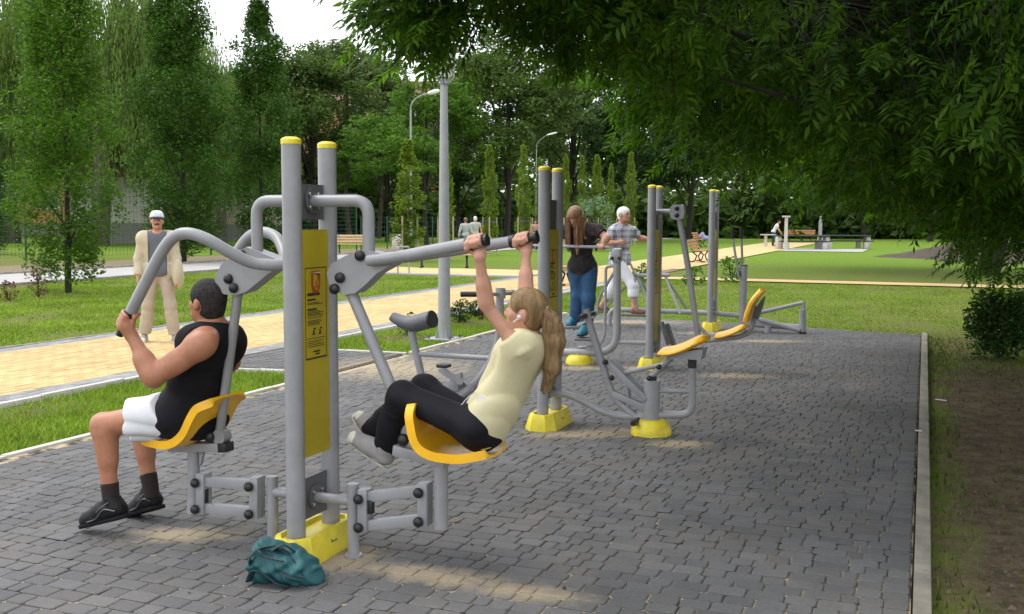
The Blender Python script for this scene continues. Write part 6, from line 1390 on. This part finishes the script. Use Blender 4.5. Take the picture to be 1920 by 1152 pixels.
# tall lamp post on the grass patch
g = G(833, 636)
LP_ = thing('street_lamp', 'tall pale grey lamp post bolted to a plate on the small grass patch', 'street lamp', XY(g, 0))
mb = MB(); mb.lathe(XY(g, 0), [(.084, 0), (.080, .9), (.054, 3.0), (.048, 3.42)], 24); part('pole', mb, GALV, LP_)
mb = MB(); mb.box(XY(g, .006), (.40, .40, .024), RU, .003)
for a in (0, 90, 180, 270):
    v = Vector((math.cos(math.radians(a + 20)), math.sin(math.radians(a + 20)), 0)); mb.prism([g + v * .085 + V3(0, 0, .018), g + v * .135 + V3(0, 0, .018), g + v * .086 + V3(0, 0, .15)], v.cross(V3(0, 0, 1)) * .012)
part('base_plate', mb, GALV, LP_)
mb = MB()
for a in (45, 135, 225, 315): v = RU @ Vector((math.cos(math.radians(a)) * .225, math.sin(math.radians(a)) * .225, 0)); mb.lathe(g + v + V3(0, 0, .016), [(.018, 0), (.018, .03), (.012, .045)], 8)
part('bolt', mb, DARKST, LP_)
mb = MB(); mb.lathe(XY(g, 3.42), [(.07, 0), (.07, .06), (.045, .08)], 18)
for a in (0, 120, 240): v = Vector((math.cos(math.radians(a)), math.sin(math.radians(a)), 0)); mb.tube([g + v * .05 + V3(0, 0, 3.42), g + v * .13 + V3(0, 0, 3.5), g + v * .15 + V3(0, 0, 3.85)], .012, 6)
part('lantern_frame', mb, GALV, LP_); mb = MB(); mb.lathe(XY(g, 3.5), [(.085, 0), (.12, .12), (.13, .34)], 18); part('lantern', mb, GLASSW, LP_); mb = MB(); mb.lathe(XY(g, 3.85), [(.26, 0), (.25, .03), (.05, .12)], 20); part('lantern_hood', mb, GALV, LP_)
# arm lamp behind
def arm_lamp(px, yb, ytop, label, hx=.9, d=None, q=1.0):
    g = G(px, yb) if d is None else XY(D(px, 420, d), 0); top = D(px, ytop, g.y).z; t = thing('street_lamp', label, 'street lamp', XY(g, 0)); mb = MB(); k = g.y / 45.
    mb.tube([XY(g, 0), XY(g, top - .5)], [.07 * q, .04 * q], 12); mb.tube(smooth_path([XY(g, top - .55), g + V3(.05, 0, top - .2), g + V3(.35, 0, top + .1), g + V3(hx, 0, top + .3)], 4), .026 * q, 8); part('pole', mb, GALV, t)
    mb = MB(); c = g + V3(hx + .15, 0, top + .32); mb.lathe(c, [(.01, -.3), (.08 * q, -.22), (.11 * q, .05), (.08 * q, .25), (.01, .3)], 14, (1, 0, .25)); part('lamp_head', mb, GLASSW, t)
arm_lamp(771, 476, 186, 'street lamp with one curved arm behind the widest young tree'); arm_lamp(1005, 470, 262, 'far thin street lamp whose head shows above the young trees', .7, 58, .45); 
# fence: posts, rails and welded mesh
def wire_panel(p0, p1, z0, z1, dv, dh, r):
    mb = MB(); d = p1 - p0; L = d.length; n = max(2, int(L / dv))
    for i in range(1, n): p = p0 + d * (i / n); mb.tube([p + V3(0, 0, z0), p + V3(0, 0, z1)], r, 3, False)
    m = int((z1 - z0) / dh)
    for j in range(m + 1): z = z0 + (z1 - z0) * j / m; mb.tube([p0 + V3(0, 0, z), p1 + V3(0, 0, z)], r * 1.2, 3, False)
    return mb
def fence(name, pts, hh, label, dv=.16, dh=.2, step=2.6, r=.005, pr=.04):
    t = thing(name, label, 'fence', XY(Vector(pts[0]), 0)); allp = []
    for a, b in zip(pts[:-1], pts[1:]):
        a, b = Vector(a), Vector(b); n = max(1, round((b - a).length / step)); allp += [a.lerp(b, i / n) for i in range(n)]
    allp.append(Vector(pts[-1]))
    for p in allp:
        mb = MB(); mb.box(p + V3(0, 0, hh / 2), (pr * 1.6, pr * 1.6, hh + .1)); part('post', mb, GREENP, t, smooth=False)
    for a, b in zip(allp[:-1], allp[1:]): part('mesh_panel', wire_panel(a, b, .08, hh, dv, dh, r), GREENP, t, smooth=False, split=False)
f0 = [AB(12, -33.2), AB(30, -32.0), AB(38, -29.6), AB(47, -27.4)]
fence('mesh_fence', f0, 2.9, 'tall green wire mesh fence along the far side of the service road')
fence('mesh_fence', [AB(47.3, -27.3), AB(62, -27.6), AB(84, -29)], 1.7, 'lower green wire mesh fence behind the far benches', .3, .25, 3.0)
# buildings
PLAS = mat('pale_plaster', (.52, .50, .47), .9, var=.08, scale=.8); PLING = mat('grey_plinth', (.22, .21, .20), .9, var=.1, scale=1); PLASP = mat('pinkish_plaster', (.50, .40, .34), .9, var=.1, scale=.6); PLASO = mat('orange_plaster', (.52, .24, .10), .9, var=.1, scale=.6); WINF = mat('window_frame', (.62, .62, .60), .5); PANE = mat('window_glass', (.05, .06, .065), .08, var=.3, scale=2, spec=.8); ROOFM = mat('brown_roof_tile', (.16, .075, .05), .85, var=.2, scale=3)
def building(label, c, w, dp, h, m, rz, rows, cols, plinth=1.2, grooves=0):
    t = thing('building', label, 'building', c, None, rz); B = lambda x, y, z: (x, y, z)
    def pt(name, mb, mm, par=None): o = link(name, mb.mesh(name, mm, smooth=False), par or t); return o
    mb = MB(); mb.box((0, dp / 2, (h + plinth) / 2), (w, dp, h - plinth)); wall = pt('wall', mb, m); mb = MB(); mb.box((0, dp / 2, plinth / 2 - .1), (w + .1, dp + .1, plinth + .2)); pt('plinth', mb, PLING)
    mb = MB(); mb.prism([(-w / 2 - .4, -.5, h), (-w / 2 - .4, dp + .5, h), (-w / 2 - .4, dp / 2, h + dp * .28)], (w + .8, 0, 0)); pt('roof', mb, ROOFM)
    for g_ in range(grooves): mb = MB(); z = plinth + (h - plinth) * (g_ + .5) / grooves; mb.box((0, -.02, z), (w, .05, .06)); o = pt('siding_strip', mb, WINF)
    ww = mb2 = None
    for r_ in range(rows):
        for c_ in range(cols):
            x = -w / 2 + w * (c_ + .5) / cols; z = plinth + .9 + (h - plinth) * (r_ + .1) / rows; mb = MB(); sx, sz = w / cols * .24, (h - plinth) / rows * .27
            for (ox, oz, lx, lz) in ((-sx, 0, .12, 2 * sz), (sx, 0, .12, 2 * sz), (0, -sz, 2 * sx + .12, .12), (0, sz, 2 * sx + .12, .12), (0, 0, .08, 2 * sz)): mb.box((x + ox, -.06, z + sz + oz), (lx, .12, lz))
            f = pt('window', mb, WINF); mb = MB(); mb.box((x, -.015, z + sz), (2 * sx, .04, 2 * sz)); pt('pane', mb, PANE, f)
q = D(205, 440, 66); building('low building with a pale ribbed wall and grey base behind the mesh fence', (q.x + .5, q.y, -.03), 6.0, 7, 4.2, PLAS, .35, 0, 0, 1.3, 9)
q = D(425, 430, 74); building('pinkish building with tall white-framed windows behind the columnar trees', (q.x, q.y, -.03), 9, 9, 4.6, PLASP, .30, 1, 5, 1.2)
q = D(600, 430, 112); building('orange apartment block glimpsed through the trees right of the twin posts', (q.x + 4, q.y, -.03), 22, 11, 14, PLASO, .1, 4, 7, 1.2)
q = D(-20, 430, 84); building('orange and white building glimpsed at the far left through the willow', (q.x, q.y, -.03), 12, 9, 9, PLASO, .4, 3, 4, 1.2)
q = D(1405, 425, 118); building('far white building showing under the branches behind the far lawn', (q.x, q.y, -.03), 12, 4, 2.6, PLAS, -.1, 1, 6, .4)
# benches
def bench(label, c, ang, wood, ln=1.8, back=True, legs=2, group='park benches'):
    t = thing('park_bench', label, 'bench', XY(c, 0), group, ang)
    def pt(name, mb, m): return link(name, mb.mesh(name, m), t)
    for i in range(4): mb = MB(); mb.box((0, -.17 + .115 * i, .44), (ln, .095, .04), None, .008); pt('seat_slat', mb, wood)
    if back:
        for i in range(3): mb = MB(); mb.box((0, .25 + .05 * i, .56 + .13 * i), (ln, .035, .10), Matrix.Rotation(-.35, 3, 'X'), .008); pt('back_slat', mb, wood)
    for s in (-1, 1):
        x = s * ln * .38; mb = MB(); mb.tube([(x, -.24, 0), (x, -.10, .06), (x, -.03, .25), (x, -.15, .41)], .028, 8); mb.tube([(x, .26, 0), (x, .10, .06), (x, .03, .25), (x, .2, .41)], .028, 8); mb.box((x, -.24, .02), (.06, .1, .05)); mb.box((x, .26, .02), (.06, .1, .05))
        if back: mb.tube([(x, .17, .42), (x, .24, .5), (x, .38, .9)], .024, 8)
        mb.box((x, .02, .405), (.05, .42, .03)); pt('leg', mb, IRON)
    return t
bench('pale wooden bench with a backrest seen right of the nearest twin posts', G(660, 476), .25, WOODP, 1.5)
bench('backless bench with dark cast legs seen below the pull bar', G(833, 502), -.05, WOODP, 2.0, False)
bench('orange wooden bench by the path with bright clothing on it', G(1313, 463), 1.19, WOODB, 1.7)
bench('orange bench close to the path edge, nearer of the two beside the last machine', G(1314, 491), 1.19, WOODB, 1.7)
bench('orange bench at the far end of the path beside the long tables', G(1500, 452), -.5, WOODB, 2.2)
bench('wooden bench between the jeans of the long-haired woman and the second posts', G(1050, 534), 1.19, WOODB, 1.2, True)
# clothing bundle / seated figure on the bench: bright jacket and bag
q = G(1313, 463) + V3(.1, .05, .46)
o = sdf_mesh('jacket', [ell(q + V3(0, .05, .14), (.2, .16, .2), None, .08), ell(q + V3(.25, 0, .08), (.2, .14, .14), None, .08), ell(q + V3(.05, .1, .3), (.12, .1, .14), None, .08)], .02, mat('pink_blue_fabric', (.34, .10, .20), .9, var=.5, scale=5, col2=(.35, .45, .75)), XY(q, q.z)); tag(o, 'pink and blue jacket heaped on the orange bench by the path', 'jacket')
# litter bins
def bin_(label, px, yb):
    c = G(px, yb); t = thing('litter_bin', label, 'litter bin', XY(c, 0), 'concrete litter bins'); mb = MB(); mb.lathe((0, 0, 0), [(.26, 0), (.28, .06), (.29, .72), (.26, .78), (.20, .80)], 16); link('body', mb.mesh('body', CONCL), t); mb = MB(); mb.lathe((0, 0, .80), [(.21, 0), (.21, .02), (.15, .02)], 16); link('rim', mb.mesh('rim', DARKST), t)
bin_('pale concrete litter bin left of the widest young tree', 745, 468); bin_('pale concrete litter bin just right of the strolling couple', 911, 474)
# bicycle stand
c = G(757, 514); t = thing('bicycle_stand', 'thin grey tube hoop by the crossing path below the lever arm', 'bike stand', XY(c, 0)); mb = MB(); a, b_ = G(746, 515), G(767, 513)
mb.tube(fillet([a, a + V3(0, 0, .80), b_ + V3(0, 0, .80), b_], .08), .024, 10); part('hoop', mb, GALV, t)
# long tables with benches and posts on the paved area
def table_set(label, c, ang, ln=2.4):
    t = thing('picnic_table', label, 'table', XY(c, 0), 'long tables on the paved area', ang); pt = lambda n, mb, m: link(n, mb.mesh(n, m), t)
    mb = MB(); mb.box((0, 0, .74), (ln, .75, .07), None, .01); pt('table_top', mb, IRON)
    for s in (-1, 1):
        mb = MB(); mb.box((0, s * .62, .44), (ln, .30, .06), None, .01); pt('seat', mb, IRON)
        mb = MB(); mb.box((s * ln * .46, 0, .35), (.22, .5, .70), None, .01); pt('leg', mb, CONCL)
        for q in (-1, 1): mb = MB(); mb.box((q * ln * .36, s * .62, .2), (.26, .22, .41), None, .01); pt('seat_leg', mb, CONCL)
table_set('long dark-topped table with pale legs near the leaning person', G(1504, 467), .03, 3.0); table_set('second long dark-topped table right of the slim post', G(1582, 466), .03, 3.0)
mb = MB(); c = G(1473, 468); mb.box(XY(c, .9), (.15, .15, 1.9)); mb.box(XY(c, 1.84), (.42, .3, .09)); solo('board_post', mb, CONCL, XY(c, 0), 'pale thick post with a wider top at the left end of the tables', 'post', smooth=False)
mb = MB(); c = G(1537, 467); mb.box(XY(c, .8), (.16, .16, 1.6)); mb.box(XY(c, 1.75), (.1, .1, .5)); solo('board_post', mb, GALV, XY(c, 0), 'slim grey post between the two long tables', 'post', smooth=False)
c = G(1448, 462); mb = MB(); mb.box(XY(c, .72) + V3(-.3, -.1, 0), (.9, .6, .06)); mb.lathe(XY(c, 0) + V3(-.45, -.1, 0), [(.1, 0), (.1, .7)], 10); solo('small_table', mb, CONCL, XY(c, 0), 'small pale table at which the far person leans', 'table', smooth=False)
# teal sports bag on the stones
TEAL = mat('teal_nylon', (.012, .088, .098), .6, var=.35, scale=9, bump=.5, bscale=40, spec=.5); TEALD = mat('dark_teal_strap', (.006, .035, .042), .7, var=.25, scale=40, bump=.3, bscale=200)
def bag():
    c = G(520, 1098); rx = V3(.96, -.28, 0).normalized(); ry = V3(.28, .96, 0).normalized(); Z = V3(0, 0, 1); KS = .86; Q = lambda x, y, z: XY(c, 0) + rx * x * KS + ry * y * KS + Z * z * .86 * KS; R = np.array([[rx.x, ry.x, 0], [rx.y, ry.y, 0], [0, 0, 1]])
    pr_ = [ell(Q(-.02, .08, .10), (.140, .10, .082), R, .05), ell(Q(.08, .09, .075), (.09, .09, .066), R, .05), ell(Q(-.115, .07, .13), (.046, .085, .082), R, .05), ell(Q(-.115, .06, .06), (.046, .076, .05), R, .05), cap(Q(-.10, .06, .205), Q(.03, .12, .185), .028, .02, .04), ell(Q(.15, .1, .04), (.05, .06, .036), R, .04)]
    def crinkle(X, Y, Z_):
        a = (X - c.x) * rx.x + (Y - c.y) * rx.y; b = (X - c.x) * ry.x + (Y - c.y) * ry.y
        return .0042 * np.sin(a * 52 + 3 * np.sin(Z_ * 38) + 2 * np.sin(b * 31)) + .0034 * np.sin(Z_ * 75 + 2.6 * np.sin(a * 27 + 1)) + .003 * np.sin(a * 130 + Z_ * 90)
    o = sdf_mesh('sports_bag', pr_, .005, TEAL, XY(c, 0), [(c, (0, 0, -1))], (), crinkle); tag(o, 'crumpled teal sports bag lying on the stones by the yellow base', 'bag')
    def strap(pts, w=.012, name='strap'):
        P = smooth_path(pts, 6); mb = MB(); mb.tube(P, w * .45, 8, True, 3.0); part(name, mb, TEALD, o)
    strap([Q(-.15, -.03, .02), Q(-.10, -.06, .10), Q(-.04, -.052, .075), Q(.02, -.05, .035), Q(.07, -.03, .012)]); strap([Q(-.09, -.01, .215), Q(.0, .03, .215), Q(.08, .03, .16), Q(.13, .02, .10), Q(.16, .04, .03)]); strap([Q(-.03, .0, .212), Q(.02, .02, .245), Q(.06, .05, .21), Q(.09, .07, .165)], .010, 'handle')
    strap([Q(-.14, -.02, .10), Q(-.13, -.045, .17), Q(-.09, -.02, .225), Q(-.02, .06, .22)], .012, 'flap_edge'); strap([Q(.05, -.045, .10), Q(.10, -.035, .075), Q(.155, .01, .05)], .012)
    mb = MB(); mb.tube(smooth_path([Q(-.08, -.035, .19), Q(-.02, -.03, .175), Q(.05, -.025, .165)], 4), .004, 5); part('zip', mb, BLACK, o)
bag()
# little litter: paper and leaves
mb = MB(); c = G(1722, 815); mb.box(XY(c, .03), (.05, .018, .006), RU); solo('paper_scrap', mb, CWHT, XY(c, .02), 'crumpled white scrap on the kerb', 'litter', smooth=False)
mb = MB(); c = G(1764, 748); mb.box(XY(c, -.01), (.10, .016, .006), Matrix.Rotation(-.8, 3, 'Z')); solo('paper_scrap', mb, CWHT, XY(c, -.01), 'thin white stick lying on the bare soil', 'litter', smooth=False)
def dead_leaves():
    P = []
    for (px, py, n, sp) in ((1840, 690, 60, .5), (1800, 1000, 40, .9), (1500, 640, 8, .3), (1400, 760, 12, 1.2), (900, 1000, 14, 1.0), (500, 920, 14, 1.0), (1330, 750, 6, .5)):
        g_ = G(px, py); P += [(g_.x + RN.normal(0, sp), g_.y + RN.normal(0, sp), .006 if px < 1700 else -.02) for _ in range(n)]
    V, F = leaf_quads(np.array(P), .035, up=2.5); o = link('dead_leaves', npmesh('dead_leaves', V, F, mat('dead_leaf', (.13, .075, .03), .8, var=.4, scale=30))); tag(o, 'few dry leaves scattered on the stones and soil', None, None, 'stuff')
dead_leaves()
